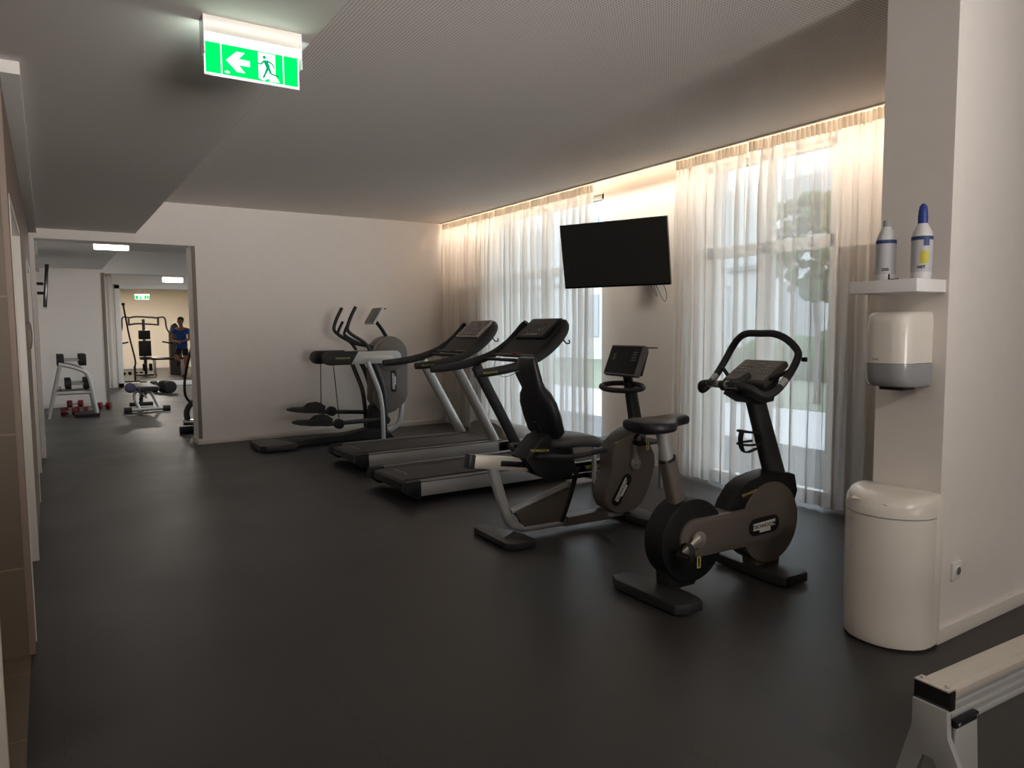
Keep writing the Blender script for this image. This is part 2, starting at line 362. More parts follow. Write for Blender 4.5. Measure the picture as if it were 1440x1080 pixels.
# ceilings
struct('ceiling', MB().box(.95, 4.985, 1.93, 9.72, 3.0, 3.08).box(.95, 7.2, -5.2, 1.93, 3.0, 3.08), 'perf')
struct('ceiling_slot', MB().box(4.985, WX+.02, 1.93, 9.72, 3.10, 3.16).box(4.985, 4.998, 1.93, 9.72, 3.0, 3.11), 'soffit')
struct('ceiling_soffit', MB().box(-.115, .95, -5.2, 9.72, 2.6, 3.08), 'soffit')
struct('trim_2', MB().box(-.30, -.04, 3.80, 9.72, 2.545, 2.60, .004), 'soffit')
struct('trim_3', MB().box(4.995, 5.025, 1.94, 9.70, 2.99, 3.02, .003), 'frame')
for k, (a, b) in enumerate(((6.55, 9.66), (2.5, 6.5))):
    pass
led = MB().box(5.12, 5.14, 2.2, 9.66, 3.085, 3.098).build('led_strip', 'ledlight'); tag(led, 'warm glowing strip light hidden in the ceiling slot above the white curtains', 'lighting')
# back wall with the wide opening
TH = .36
struct('wall_back', MB().box(1.555, WX+.02, 9.72, 9.72+TH, 0, 3.08).box(-.30, 1.555, 9.72, 9.72+TH, 2.49, 3.08).box(-.30, -.07, 9.72, 9.72+TH, 0, 2.49), 'wall')
struct('baseboard_back', MB().box(1.54, 5.0, 9.703, 9.72, 0, .07, .004).box(1.538, 1.555, 9.703, 9.72+TH, 0, .07, .004), 'trim')
struct('trim_4', MB().box(1.556, 1.60, 9.712, 9.7199, .07, 2.49, .001), 'greyboard')
# window wall
mb = MB(); segs(1.93, 9.74, [(3.42, 4.74, 0, 2.92), (6.22, 8.50, 0, 2.92)], WX, WX+.3, 3.16, mb); struct('wall_window', mb, 'wall')
struct('trim_5', MB().box(WX-.045, WX, 1.94, 3.36, 0, 2.05, .002), 'greyboard')
struct('trim_6', MB().box(WX-.045, WX, 8.56, 9.70, 0, 2.05, .002), 'greyboard')
def window(n, y0, y1, z1, xs=WX, mull=(), trans=2.12, z0=0.0):
    w_ = bpy.data.objects.new('window_%d' % n, None); COL.objects.link(w_); w_['kind'] = 'structure'
    f = MB(); F = .055; X0, X1 = xs+.02, xs+.09
    f.box(X0, X1, y0, y0+F, z0, z1); f.box(X0, X1, y1-F, y1, z0, z1); f.box(X0, X1, y0, y1, z1-F, z1); f.box(X0, X1, y0, y1, z0, z0+F+.03)
    if trans: f.box(X0, X1, y0, y1, trans-.05, trans+.05)
    for m_ in mull: f.box(X0, X1, m_-.05, m_+.05, z0, z1)
    f.build('window_frame', 'frame', w_)
    MB().box(xs+.05, xs+.056, y0+.02, y1-.02, z0+.02, z1-.02).build('window_pane', 'glass', w_)
    return w_
window(1, 6.22, 8.50, 2.92, mull=(7.36,)); window(2, 3.42, 4.74, 2.92, mull=(4.08,))
# stub wall (pillar) and the wall to its right
struct('wall_right', MB().box(3.319, 7.2, 1.613, 1.928, 0, 3.05), 'wall')
struct('baseboard_right', MB().box(3.305, 7.2, 1.599, 1.613, 0, .07, .004).box(3.305, 3.319, 1.599, 1.928, 0, .07, .004), 'trim')
# part of the room behind the photographer
struct('wall_far_right', MB().box(7.2, 7.5, -5.35, 1.62, 0, 3.05), 'wall')
struct('wall_behind', MB().box(-3, .25, -5.35, -5.2, 0, 3.05).box(6.75, 7.5, -5.35, -5.2, 0, 3.05).box(.25, 6.75, -5.35, -5.2, 2.8, 3.05).box(.25, 6.75, -5.35, -5.2, 0, .2), 'wall')
wb = bpy.data.objects.new('window_3', None); COL.objects.link(wb); wb['kind'] = 'structure'  # invented window, added to go with the fill light
f = MB()
for k in range(6): f.box(.25+k*1.288, .31+k*1.288, -5.3, -5.22, .2, 2.8)
f.box(.25, 6.75, -5.3, -5.22, .2, .26).box(.25, 6.75, -5.3, -5.22, 2.74, 2.8); f.build('window_frame', 'frame', wb)
MB().box(.27, 6.73, -5.262, -5.256, .22, 2.78).build('window_pane', 'glass', wb)
MB().box(.2, 6.8, -5.36, -5.35, .15, 2.85).build('window_blind', 'frame', wb)  # opaque sheet added to keep sky light out
# second room
struct('ceiling_second_room', MB().box(.95, WX+.02, 10.08, 16, 3.0, 3.08), 'soffit')
struct('ceiling_second_soffit', MB().box(-.115, .95, 10.08, 16, 2.62, 3.08), 'soffit')
struct('trim_7', MB().box(-.30, -.05, 10.08, 16, 2.54, 2.62, .004), 'wall')
mb = MB(); segs(10.06, 16.0, [(11.0, 15.2, .1, 2.7)], WX, WX+.3, 3.08, mb); struct('wall_window_second', mb, 'wall')
window(4, 11.0, 15.2, 2.7, mull=(12.4, 13.8), trans=None, z0=.1)
struct('wall_second_back', MB().box(-.3, .95, 16, 16.16, 0, 3.08).box(.95, WX+.3, 16, 16.16, 2.55, 3.08).box(3.9, WX+.3, 16, 16.16, 0, 2.55), 'wall')
struct('trim_8', MB().box(.93, .985, 15.98, 16.18, 0, 2.56, .003), 'greyboard')
struct('baseboard_second', MB().box(-.115, .95, 15.985, 16, 0, .08, .003), 'trim')
# third room
struct('ceiling_third_room', MB().box(-.3, WX+.3, 16.16, 20.7, 3.0, 3.08), 'soffit')
mb = MB(); segs(16.16, 20.7, [(16.9, 20.1, .1, 2.7)], WX, WX+.3, 3.05, mb); struct('wall_window_third', mb, 'wall')
window(5, 16.9, 20.1, 2.7, mull=(18.5,), trans=None, z0=.1)
struct('wall_left_third', MB().box(-.3, -.115, 16.1, 20.7, 0, 3.05), 'wall')
struct('wall_third_back', MB().box(-.3, 1.50, 20.7, 20.86, 0, 3.08).box(1.50, WX+.3, 20.7, 20.86, 2.56, 3.08).box(3.6, WX+.3, 20.7, 20.86, 0, 2.56), 'wall')
# white frame of a wall mirror, built as an opening
fr_ = MB(); fr_.box(1.48, 1.60, 20.66, 20.9, 0, 2.60, .004).box(3.5, 3.62, 20.66, 20.9, 0, 2.60, .004).box(1.48, 3.62, 20.66, 20.9, 2.50, 2.62, .004).box(1.48, 3.62, 20.66, 20.9, 0, .11, .004)
struct('trim_9', fr_, 'frame')
# the mirror's reflection, built as a room with real walls
struct('wall_fourth_back', MB().box(-.3, 6, 30.6, 30.75, 0, 3.1), 'wall_warm')
struct('wall_fourth_left', MB().box(.9, 1.05, 20.86, 30.6, 0, 3.1), 'wall_warm')
struct('wall_fourth_right', MB().box(5.6, 5.75, 20.86, 30.6, 0, 3.1), 'wall_warm')
struct('ceiling_fourth', MB().box(.9, 5.75, 20.86, 30.6, 3.0, 3.08), 'soffit')
struct('baseboard_fourth', MB().box(1.05, 5.6, 30.57, 30.6, 0, .1, .003), 'trim')
# fittings of the added, unseen ceiling lamps
lampn = ['round flush ceiling lamp nearest behind the photographer', 'round flush ceiling lamp beside the right hand windows', 'round flush ceiling lamp of the second room', 'round flush ceiling lamp of the third room', 'round flush ceiling lamp of the furthest room', 'round flush ceiling lamp of the tiled side room']
for i_, ((lx, ly), pw) in enumerate(ADDED_LAMPS):
    z = 2.62 if lx < 0 else 3.0
    t = thing('ceiling_lamp', lampn[i_], 'lamp', (lx, ly, z), 0, 'round ceiling lamps')
    MB().cyl((0, 0), .2, -.025, 0, 'z', 32, .004).build('lamp_body', 'trim', t); MB().cyl((0, 0), .18, -.03, -.025, 'z', 32).build('lamp_diffuser', 'whitelight', t)
# outdoors
struct('ground_paving', MB().box(5.55, 11, -30, 60, -.14, -.03), 'pave')
struct('ground_lawn', MB().box(11, 90, -60, 90, -.14, -.02), 'lawn')
o = MB()
for k in range(14):
    y = 4+k*.8; r = random.uniform(.5, .8); z = random.uniform(.2, .6)
    res = bmesh.ops.create_icosphere(o.bm, subdivisions=2, radius=r, matrix=Matrix.Translation((17+random.uniform(-.6, .6), y, z)))
    for v in res['verts']: v.co += Vector((random.uniform(-.12, .12),)*3)
hd = o.build('hedge', 'leaf', None, 180); tag(hd, 'green hedge across the lawn outside the curtained windows', 'hedge', kind='stuff')
t = thing('tree', 'leafy green tree outside behind the right hand curtained window', 'tree', (12.0, 8.1, 0))
MB().tube([(0, 0, -.05), (.05, .02, 1.0), (-.03, .05, 2.0), (.05, 0, 3.0)], [.07, .06, .05, .03]).build('trunk', 'brown_d', t)
o = MB()
for k in range(260):
    a = random.uniform(0, 2*pi); q = random.uniform(.0, 1.0)**.6; hz = random.uniform(-1, 1); q *= (1-hz*hz)**.5*1.15
    bmesh.ops.create_icosphere(o.bm, subdivisions=1, radius=random.uniform(.05, .14), matrix=Matrix.Translation((q*cos(a), q*sin(a), 2.9+hz*.95)))
for v in o.bm.verts: v.co += Vector((random.uniform(-.03, .03), random.uniform(-.03, .03), random.uniform(-.03, .03)))
o.build('crown', 'leaf', t, 180)
t = thing('building', 'pale neighbouring building beyond the lawn, seen through the curtains', 'building', (21, 24, 0))
MB().box(0, 6, -15, 16, -.05, 8.5).build('facade', 'facade', t)
for k in range(8):
    for j in range(2): MB().box(-.05, .02, -13.6+k*3.7, -12.2+k*3.7, 1+3.4*j, 2.9+3.4*j).build('window', 'smoke', t)
MB().box(-.12, .02, -15, 16, 3.4, 3.55).build('cornice', 'smoke', t)

# ================================================================ CURTAINS
def curtain(label, y0, y1, folds, x=5.04, z0=.03, z1=2.985, seed=1, lean=0.0, grp='sheer window curtains'):
    rnd = random.Random(seed); t = thing('curtain', label, 'curtain', (x, y0, 0), 0, grp); W = y1-y0
    ph = [rnd.uniform(-1.7, 1.7) for _ in range(folds+3)]; am = [rnd.uniform(.25, 1.35) for _ in range(folds+3)]
    n = folds*16
    def xo(s, z):
        q = s*folds; i = int(q); f = q-i; a = am[i]*(1-f)+am[i+1]*f; p = ph[i]*(1-f)+ph[i+1]*f
        g = .35+.65*min(1, (z1-z)/.5)
        return (.05*a*sin(2*pi*q+p) + .006*sin(23*q+3*z))*g
    def yo(s, z):
        q = s*folds; i = int(q); k = (z1-z)/z1
        return W*s + .018*k*sin(2*pi*q*.5+ph[i]) + lean*k*(1-s) + (.35+.65*min(1, (z1-z)/.5))*.020*min(1, am[i])*sin(4*pi*q)*(0 if s in (0, 1) else 1)
    def sheet(name, za, zb, rows, m, off=0, parent=t):
        b = MB(); g = [[b.bm.verts.new((xo(j/n, za+(zb-za)*i/rows)+off, yo(j/n, za+(zb-za)*i/rows), za+(zb-za)*i/rows)) for j in range(n+1)] for i in range(rows+1)]
        for i in range(rows):
            for j in range(n): b.bm.faces.new((g[i][j], g[i][j+1], g[i+1][j+1], g[i+1][j]))
        return b.build(name, m, parent, 180)
    sheet('fabric', z0+.11, z1-.085, 14, 'curtain')
    sheet('hem', z0, z0+.11, 2, 'hem')
    b = MB(); N = int(W/.006); g = []                              # pleated heading tape
    for i, z in enumerate((z1-.085, z1-.06, z1-.02, z1)):
        g.append([b.bm.verts.new((.012*math.copysign(abs(sin(j*.85))**.6, sin(j*.85))+.008*sin(j*.13)+(xo(min(j/N, .999), z)*.4), W*j/N, z)) for j in range(N+1)])
    for i in range(3):
        for j in range(N): b.bm.faces.new((g[i][j], g[i][j+1], g[i+1][j+1], g[i+1][j]))
    b.build('heading_tape', 'header', t, 180)
    return t
curtain('sheer white curtain at the far end, hanging in the corner by the back wall', 8.20, 9.66, 13, seed=3)
curtain('sheer white curtain behind the treadmills, partly hidden by the television', 6.16, 8.16, 17, seed=5)
curtain('sheer white curtain just right of the television and the bare wall', 4.112, 4.92, 7, seed=8, lean=-.0)
curtain('sheer white curtain nearest the camera, behind the upright bike and shelf', 2.40, 4.105, 14, seed=11)
# ================================================================ TELEVISION
t = thing('television', 'large black flat television tilted forward on the bare wall between curtains', 'television', (4.75, 5.486, 2.164), 24)
Rt_ = Matrix.Rotation(R(0), 3, 'Z')
def tvq(mb, x0, x1, a, b, c, d, bev=0):
    mb.box(x0, x1, a, b, c, d, bev); return mb
tvt = Matrix.Translation((0, 0, 0)) @ Matrix.Rotation(R(-10.6), 4, 'Y') @ Matrix.Rotation(R(0), 4, 'Z')
def tvb(mb, name, m, par):
    o = mb.build(name, m, par); o.data.transform(tvt); return o
tvb(MB().box(0, .04, -.5745, .5745, -.3245, .3245, .005), 'casing', 'blackgloss', t)
tvb(MB().box(-.0015, .001, -.566, .566, -.306, .317), 'screen', 'tv', t)
tvb(MB().box(.04, .07, -.35, .35, -.22, .22, .015), 'back_cover', 'black', t)
bk_ = MB().box(5.21, 5.249, 5.40, 5.64, 2.0, 2.32, .003).box(4.85, 5.22, 5.49, 5.55, 2.13, 2.19, .004).box(4.82, 4.87, 5.42, 5.62, 2.06, 2.26, .004)
bk_.bm.transform((Matrix.Translation((4.75, 5.486, 2.164)) @ Matrix.Rotation(R(24), 4, 'Z')).inverted()); bk_.build('wall_bracket', 'black', t)
b = MB(); b.tube([(.05, -.40, -.30), (.10, -.42, -.40), (.14, -.40, -.42), (.16, -.36, -.36), (.12, -.30, -.2)], .003, 6); b.tube([(.05, -.50, -.30), (.10, -.52, -.40), (.12, -.49, -.47), (.16, -.38, -.30)], .003, 6); b.build('cable', 'black', t)

# ================================================================ EXIT SIGN
t = thing('exit_sign', 'lit green escape route sign with arrow and running figure under the soffit', 'sign', (.715, 2.92, 2.6))
t_w = .178
b = MB().prism([(-.035, 0), (.035, 0), (.035, -.03), (.02, -.055), (-.02, -.055), (-.035, -.03)], -t_w, t_w, 'x'); b.build('housing', 'trim', t)
MB().box(-t_w+.002, t_w-.002, -.013, .013, -.079, -.055, .003).build('light_tube', 'signlight', t)
for s_ in (-1, 1): MB().box(s_*t_w-.003, s_*t_w+.003, -.037, .037, -.135, .0, .002).build('end_cap', 'frost', t)
pl = MB().box(-t_w+.001, t_w-.001, -.003, .003, -.205, -.079, .001).build('panel', 'frost', t)
Y0 = -.0042
def flat(name, polys, m, y=Y0, par=None):
    b = MB()
    for p in polys: b.prism(p, y-.0006, y, 'y')
    return b.build(name, m, par or pl)
def rc(a, b_, c, d): return [(a, c), (b_, c), (b_, d), (a, d)]
flat('border', [rc(-.174, .174, -.198, -.081)], 'signwhite', -.0032)
flat('green_field', [rc(-.171, -.117, -.195, -.084), rc(-.113, .113, -.195, -.084), rc(.117, .171, -.195, -.084)], 'signgreen', -.0038)
flat('arrow', [[(-.098, -.140), (-.060, -.103), (-.030, -.103), (-.053, -.129), (-.012, -.129), (-.012, -.151), (-.053, -.151), (-.030, -.177), (-.060, -.177)]], 'signwhite')
flat('doorway_symbol', [[(.020, -.088), (.084, -.088), (.084, -.168), (.100, -.19), (.06, -.192), (.058, -.18), (.04, -.192), (.020, -.186)]], 'signwhite')
flat('maker_mark', [[(-.105, -.183), (-.095, -.178), (-.085, -.183), (-.09, -.188), (-.1, -.188)]], 'signwhite')
def limb(a, b_, w):
    a, b_ = Vector(a), Vector(b_); n = (b_-a).normalized(); n = Vector((-n.y, n.x))*w/2
    return [tuple(a+n), tuple(b_+n), tuple(b_-n), tuple(a-n)]
hd_ = [(.043+.0065*cos(2*pi*k/12), -.104+.0065*sin(2*pi*k/12)) for k in range(12)]
flat('running_figure', [hd_, [(.037, -.116), (.055, -.114), (.063, -.138), (.051, -.146)], limb((.041, -.119), (.028, -.133), .006), limb((.028, -.133), (.017, -.128), .005), limb((.054, -.116), (.072, -.124), .006), limb((.072, -.124), (.08, -.14), .005),
     limb((.055, -.142), (.047, -.16), .009), limb((.047, -.16), (.037, -.182), .007), limb((.058, -.14), (.066, -.162), .009), limb((.066, -.162), (.095, -.168), .006)], 'signdark', -.0048)
t.rotation_euler = (0, 0, 0)
# little screw mark on the housing is part of it; light from the tube
l2_ = area('exit_sign_light', (.715, 2.955, 2.47), (R(180), 0, 0), .34, .03, .30, (.8, 1, .85))
l3_ = None and area('exit_sign_light', (.715, 2.885, 2.47), (R(180), 0, 0), .34, .03, .30, (.8, 1, .85))
# escape lamps further back
def escape_lamp(label, x, y, z, green=False, rz=0):
    t = thing('escape_lamp', label, 'lamp', (x, y, z), rz, None)
    MB().prism([(-.035, 0), (.035, 0), (.035, -.02), (-.035, -.02)], -.2, .2, 'x', .002).build('housing', 'trim', t)
    if green:
        MB().box(-.2, .2, -.01, .01, -.05, -.02, .002).build('light_tube', 'signlight', t)
        g = MB().box(-.19, .19, -.006, .006, -.175, -.05, .001).build('panel', 'signwhite', t)
        flat('green_field', [rc(-.18, -.10, -.165, -.06), rc(-.07, -.02, -.165, -.09), rc(.06, .12, -.165, -.06), rc(.13, .18, -.165, -.06)], 'signgreen', -.0068, g)
    else:
        MB().box(-.2, .2, -.045, .045, -.115, -.02, .012).build('lamp_diffuser', 'whitelight', t)
    return t
escape_lamp('bright white escape lamp just beyond the wide opening in the back wall', .77, 10.85, 2.62)
escape_lamp('bright white escape lamp above the white framed opening in the third room', 2.36, 17.2, 2.6)
MB_ = MB().box(2.33, 2.39, 17.17, 17.23, 2.6, 3.0).build('ceiling_rod', 'trim'); tag(MB_, 'white ceiling bracket carrying the furthest white escape lamp', 'bracket')
es = escape_lamp('small green exit sign seen through the white framed opening, far back', 2.47, 24.3, 2.55, True)
MB().box(-.02, .02, -.02, .02, 0, .45).build('ceiling_rod', 'trim', es)

# ================================================================ SHELF, DISPENSER, BOTTLES, BIN, SOCKET
sh = MB().box(3.075, 3.317, 1.624, 1.926, 1.588, 1.643, .0015).build('wall_shelf', 'white_m'); tag(sh, 'small white floating shelf on the side of the pillar, holding two bottles', 'shelf')
def bottle(label, x, y, cap, lbl):
    t = thing('spray_bottle', label, 'bottle', (x, y, 1.6435), -62, 'cleaning bottles on the shelf')
    MB().lathe([(.036, 0), (.041, .004), (.041, .15), (.041, .185), (.036, .205), (.022, .232), (.015, .245), (.015, .262)], (0, 0), 28).build('body', 'bottle', t)
    o = MB().lathe([(.0413, .03), (.0418, .03), (.0418, .178), (.0413, .178)], (0, 0), 28).build('label_sheet', 'label_b', t)
    MB().lathe([(.0419, .166), (.0424, .166), (.0424, .182), (.0419, .182)], (0, 0), 28).build('label_band', 'label_blue', o)
    tx = text('label_lettering', lbl, .017, (-.0425*sin(R(0)), -.0428, .05), (1, 0, 0), (0, 0, 1), 'screen', o)
    if cap:
        c = MB().lathe([(.019, .238), (.02, .262), (.018, .29), (.015, .31), (.006, .322), (.001, .323)], (0, 0), 20).build('cap', 'blue', t); c['label'] = 'blue pointed cap'
        pt = []
        for k in range(5): a = R(-90+ (-6+k*11)); pt.append(a)
        b = MB(); b.loft([[(.0426*cos(a), .0426*sin(a), z) for a in pt]+[(.0432*cos(a), .0432*sin(a), z) for a in pt[::-1]] for z in (.065, .12)]); b.build('yellow_patch', 'label_y', o)
        b = MB(); pt = [R(-90+k*8) for k in range(1, 6)]; b.loft([[(.0426*cos(a), .0426*sin(a), z) for a in pt]+[(.0432*cos(a), .0432*sin(a), z) for a in pt[::-1]] for z in (.14, .168)]); b.build('blue_patch', 'label_blue', o)
    else:
        c = MB().lathe([(.0165, .243), (.0165, .268), (.014, .27)], (0, 0), 20).build('cap', 'smoke', t)
bottle('white cleaning bottle without spray head, left on the shelf', 3.19, 1.826, False, 'DES')
bottle('white cleaning bottle with blue pointed cap and yellow label patch on the shelf', 3.19, 1.668, True, 'NET')
t = thing('marker_clip', 'tiny black clip lying between the two bottles on the shelf', 'clip', (3.13, 1.765, 1.6435))
MB().box(-.004, .004, -.022, .01, 0, .006, .001).box(-.004, .004, .008, .012, 0, .028, .001).build('clip_body', 'black', t); MB().box(-.003, .003, -.032, -.026, 0, .008, .001).build('clip_end', 'black', t)
# towel dispenser on the pillar side
def rrect(y0, y1, z0, z1, r, n=6):
    out = []
    for (cy, cz, a0) in ((y1-r, z1-r, 0), (y0+r, z1-r, 90), (y0+r, z0+r, 180), (y1-r, z0+r, 270)):
        for k in range(n+1): a = R(a0+90*k/n); out.append((cy+r*cos(a), cz+r*sin(a)))
    return out
t = thing('towel_dispenser', 'white paper towel dispenser with smoky lower part on the pillar side', 'dispenser', (3.3185, 1.777, 1.16))
def dsp(z0, z1, m, name, d=.215, hw=.125, e=0, par=t):
    prof = [(0, hw), (-.10, hw), (-.16, hw*.97), (-.195, hw*.86), (-d, hw*.6)]
    pts = [(x, y) for x, y in prof]+[(x, -y) for x, y in prof[::-1]]
    return MB().prism(pts, z0, z1, 'z', e).build(name, m, par)
# body built from stacked outlines that shrink at top and bottom
def disp_part(name, m, zs, flat_cut=True):
    prof = [(0, 1), (-.10, 1), (-.155, .96), (-.19, .86), (-.212, .6), (-.217, .3)]
    rings = []
    for z, s_ in zs:
        pts = [(x*(.55+.45*s_) if x < -.01 else x, y*.105*(.80+.20*s_), z) for x, y in prof]; pts += [(p[0], -p[1], p[2]) for p in pts[::-1]]
        rings.append(pts)
    return MB().loft(rings).build(name, m, t, 50)
disp_part('upper_cover', 'white', [(.118, 1), (.25, 1), (.30, .97), (.325, .9), (.34, .72), (.346, .45)])
disp_part('lower_cover', 'smoke', [(.012, .5), (.018, .75), (.032, .9), (.055, .98), (.116, 1)])
MB().box(-.15, -.05, -.06, .05, -.004, .016, .004).build('outlet', 'black', t)
text('maker_mark', 'TORK', .012, (-.2195, .03, .135), (0, -1, 0), (0, 0, 1), 'key', t)
# bin
t = thing('waste_bin', 'tall white rounded plastic waste bin with lid, against the pillar', 'bin', (3.302, 1.785, 0), 0)
def binprof(s_, h):
    pr = [(0, 1), (-.07, 1.02), (-.115, 1.0), (-.16, .9), (-.20, .72), (-.235, .48), (-.25, .24), (-.254, 0)]
    pts = [(x*s_, y*.19*(.85+.15*s_), h) for x, y in pr]; return pts+[(p[0], -p[1], p[2]) for p in pts[-2::-1]]
def binloft(zs, name, m, ang=45): return MB().loft([binprof(s_, z) for z, s_ in zs]).build(name, m, t, ang)
bd = binloft([(.012, .955), (.03, .98), (.1, .985), (.3, 1.0), (.50, 1.0), (.594, .99)], 'body', 'white')
binloft([(.594, .975), (.6, .975)], 'lid_seam', 'smoke')
MB().prism([(0, .196), (-.045, .196), (-.06, .185), (-.06, -.185), (-.045, -.196), (0, -.196)], .02, .655, 'z', .006).build('back_shell', 'white', t)
binloft([(0, .93), (.012, .93)], 'base', 'rubber')
binloft([(.600, .992), (.62, .987), (.648, .96), (.668, .90), (.684, .78), (.694, .6), (.698, .3)], 'lid', 'white', 60)
MB().box(-.235, -.12, -.07, .10, .6665, .6745, .003, Matrix.Rotation(R(-16), 3, 'Y')).build('lid_handle', 'white', t)
MB().box(-.003, .0, -.185, .185, .02, .66, .001).build('back_panel', 'trim', t)
text('maker_mark', 'TORK', .02, (-.2375, .085, .565), (.42, -.9, 0), (0, 0, 1), 'key', t); text('small_mark', '+', .022, (-.2375, .085, .44), (.42, -.9, 0), (0, 0, 1), 'key', t)
# socket
t = thing('power_socket', 'small white wall socket low on the wall right of the bin', 'socket', (3.475, 1.6125, .315))
MB().box(-.041, .041, -.012, 0, -.041, .041, .003).build('plate', 'white_m', t)
b = MB().cyl((0, 0), .0225, -.0165, -.012, 'y', 24, .001).build('ring', 'white_m', t); MB().cyl((0, 0), .019, -.0168, -.0160, 'y', 24).build('socket_well', 'grey', b)
MB().cyl((-.0095, 0), .0028, -.0175, -.0165, 'y', 10).cyl((.0095, 0), .0028, -.0175, -.0165, 'y', 10).build('pin_holes', 'screen', b)
# door wall handle on the left wall
t = thing('wall_grip', 'small curved beige grip on the left wood panel wall', 'handle', (-.115, 6.2, 1.42))
b = MB(); b.tube([(0, -.06, .09), (.018, -.06, .085), (.026, -.06, .0), (.018, -.06, -.085), (0, -.06, -.09)], .006); b.build('grip', 'panel', t); MB().box(-.001, .004, -.075, -.045, -.10, .10, .001).build('grip_plate', 'grey', t)

# ================================================================ UPRIGHT BIKE
def pedal(par, c, v0, v1, ang=0, buckle='yellow'):
    """pedal block with toe strap between v0 and v1 at (u,z)"""
    u, z = c; m_ = (v0+v1)/2
    p = MB().box(u-.05, u+.05, min(v0, v1), max(v0, v1), z-.014, z+.014, .004, Matrix.Rotation(R(ang), 3, 'Y')).build('pedal', 'blackgloss', par)
    b = MB(); b.tube([(u-.02, v0, z-.01), (u-.02, v0, z+.045), (u-.01, m_, z+.075), (u-.02, v1, z+.04), (u-.02, v1, z-.01)], .012, 6, oval=(1.5, .25)); b.build('toe_strap', 'rubber', p)
    b = MB(); sgn = -1 if v0 < v1 else 1; q = min(v0, v1)-.006
    b.tube([(u+.012, q, z+.01), (u+.03, q, z+.01), (u+.03, q, z-.045), (u+.012, q, z-.045)], .0035, 6, closed=True, smooth=False); k = b.build('buckle', buckle, p); k['label'] = 'pale yellow buckle'
    return p
def foot_plate(pts, h0, h1, par, name='stabiliser_foot'):
    return MB().prism(pts, h0, h1, 'z', .011).build(name, 'foot', par)
def tapered(b, p0, p1, u0, u1, w0, w1, n=20):
    """rounded rectangular mast between two (u,z) centres; u = length in u, w = width in v"""
    def ring(c, uu, ww, z):
        out = []
        for k in range(n):
            a = 2*pi*k/n; cx, cy = cos(a), sin(a); e = .55
            out.append((c+abs(cx)**e*math.copysign(uu/2, cx), abs(cy)**e*math.copysign(ww/2, cy), z))
        return out
    return b.loft([ring(p0[0], u0, w0, p0[1]), ring(p1[0], u1, w1, p1[1])])
bike = thing('exercise_bike', 'grey and black upright exercise bike nearest the camera', 'exercise bike', (2.64, 2.72, 0), -2.5)
foot_plate([(-.09, .20), (-.06, .27), (.05, .27), (.075, .22), (.10, .08), (.118, -.06), (.115, -.22), (.09, -.27), (-.03, -.27), (-.07, -.24)], .010, .066, bike)
foot_plate([(.72, .24), (.75, .27), (.86, .27), (.90, .2), (.92, 0), (.93, -.24), (.90, -.27), (.72, -.27), (.70, -.2)], .010, .066, bike)
b = MB().cyl((.222, .302), .226, -.07, .07, 'y', 64, .008); b.prism([(.07, .05), (.25, .05), (.32, .14), (.10, .22), (.06, .16)], -.05, .05, 'y', .006); rh = b.build('rear_housing', 'black', bike)
b = MB().cyl((.83, .315), .235, -.07, .07, 'y', 64, .007).prism([(.74, .05), (.93, .05), (.95, .14), (.72, .14)], -.05, .05, 'y', .004); b.build('flywheel_housing', 'brown', bike)
b = MB().prism(stadium((.225, .316), (.855, .313), .106, 16), -.086, .086, 'y', .008).build('frame_boom', 'brown', bike)
MB().prism(stadium((.225, .316), (.855, .313), .080, 16), -.0868, -.0862, 'y').build('boom_inset', 'brown', b)
b = MB().prism([(.50, .415), (.53, .47), (.592, .54), (.66, .575), (.76, .595), (.86, .605), (1.0, .585), (1.045, .57), (1.072, .47), (1.045, .40), (.70, .38), (.60, .41)], -.062, .062, 'y', .012).build('top_cap', 'black', bike)
text('maker_mark', 'TECHNOGYM', .02, (.655, -.0635, .505), (1, 0, .16), (-.16, 0, 1), 'yellow', b)
MB().prism(stadium((.605, .497), (.705, .513), .022), -.0632, -.0622, 'y').build('badge', 'blackgloss', b)
mast = tapered(MB(), (.945, .55), (.735, 1.09), .14, .115, .085, .075).build('mast', 'tube_d', bike)
badge(bike, (.752, .312), 2, .25, -.0865, .10)
# saddle
def saddle(par, u0=.0, z=.94):
    secs = [(-.12, .095, .040, .050), (-.105, .130, .052, .058), (-.04, .148, .054, .064), (.02, .142, .050, .062), (.065, .105, .044, .058), (.11, .060, .040, .052), (.17, .042, .036, .048), (.215, .034, .030, .042), (.235, .016, .020, .028)]
    rings = []
    for u, hw, dn, upz in secs:
        r = []
        for k in range(20):
            a = 2*pi*k/20; y = hw*cos(a); s_ = sin(a); zz = (upz if s_ > 0 else dn)*abs(s_)**.6*(1 if s_ > 0 else -1)*(1-.0*abs(y)); dip = -.012*(1-(y/hw)**2) if s_ > 0 and u < .05 else 0
            r.append((u0+u, y, z+zz*.72+dip+(.012 if u > .1 else 0)))
        rings.append(r)
    return MB().loft(rings).build('saddle', 'vinyl', par, 60)
saddle(bike, 0, .935)
tapered(MB(), (.165, .50), (.092, .745), .095, .085, .085, .08).build('seat_tube', 'brown', bike)
sp = MB().tube([(.095, 0, .73), (.052, 0, .905)], .034, 16).build('seat_post', 'silver', bike)
cl = MB(); cl.tube([(.094, 0, .742), (.090, 0, .752)], .047, 20); cl.build('post_collar', 'black', bike)
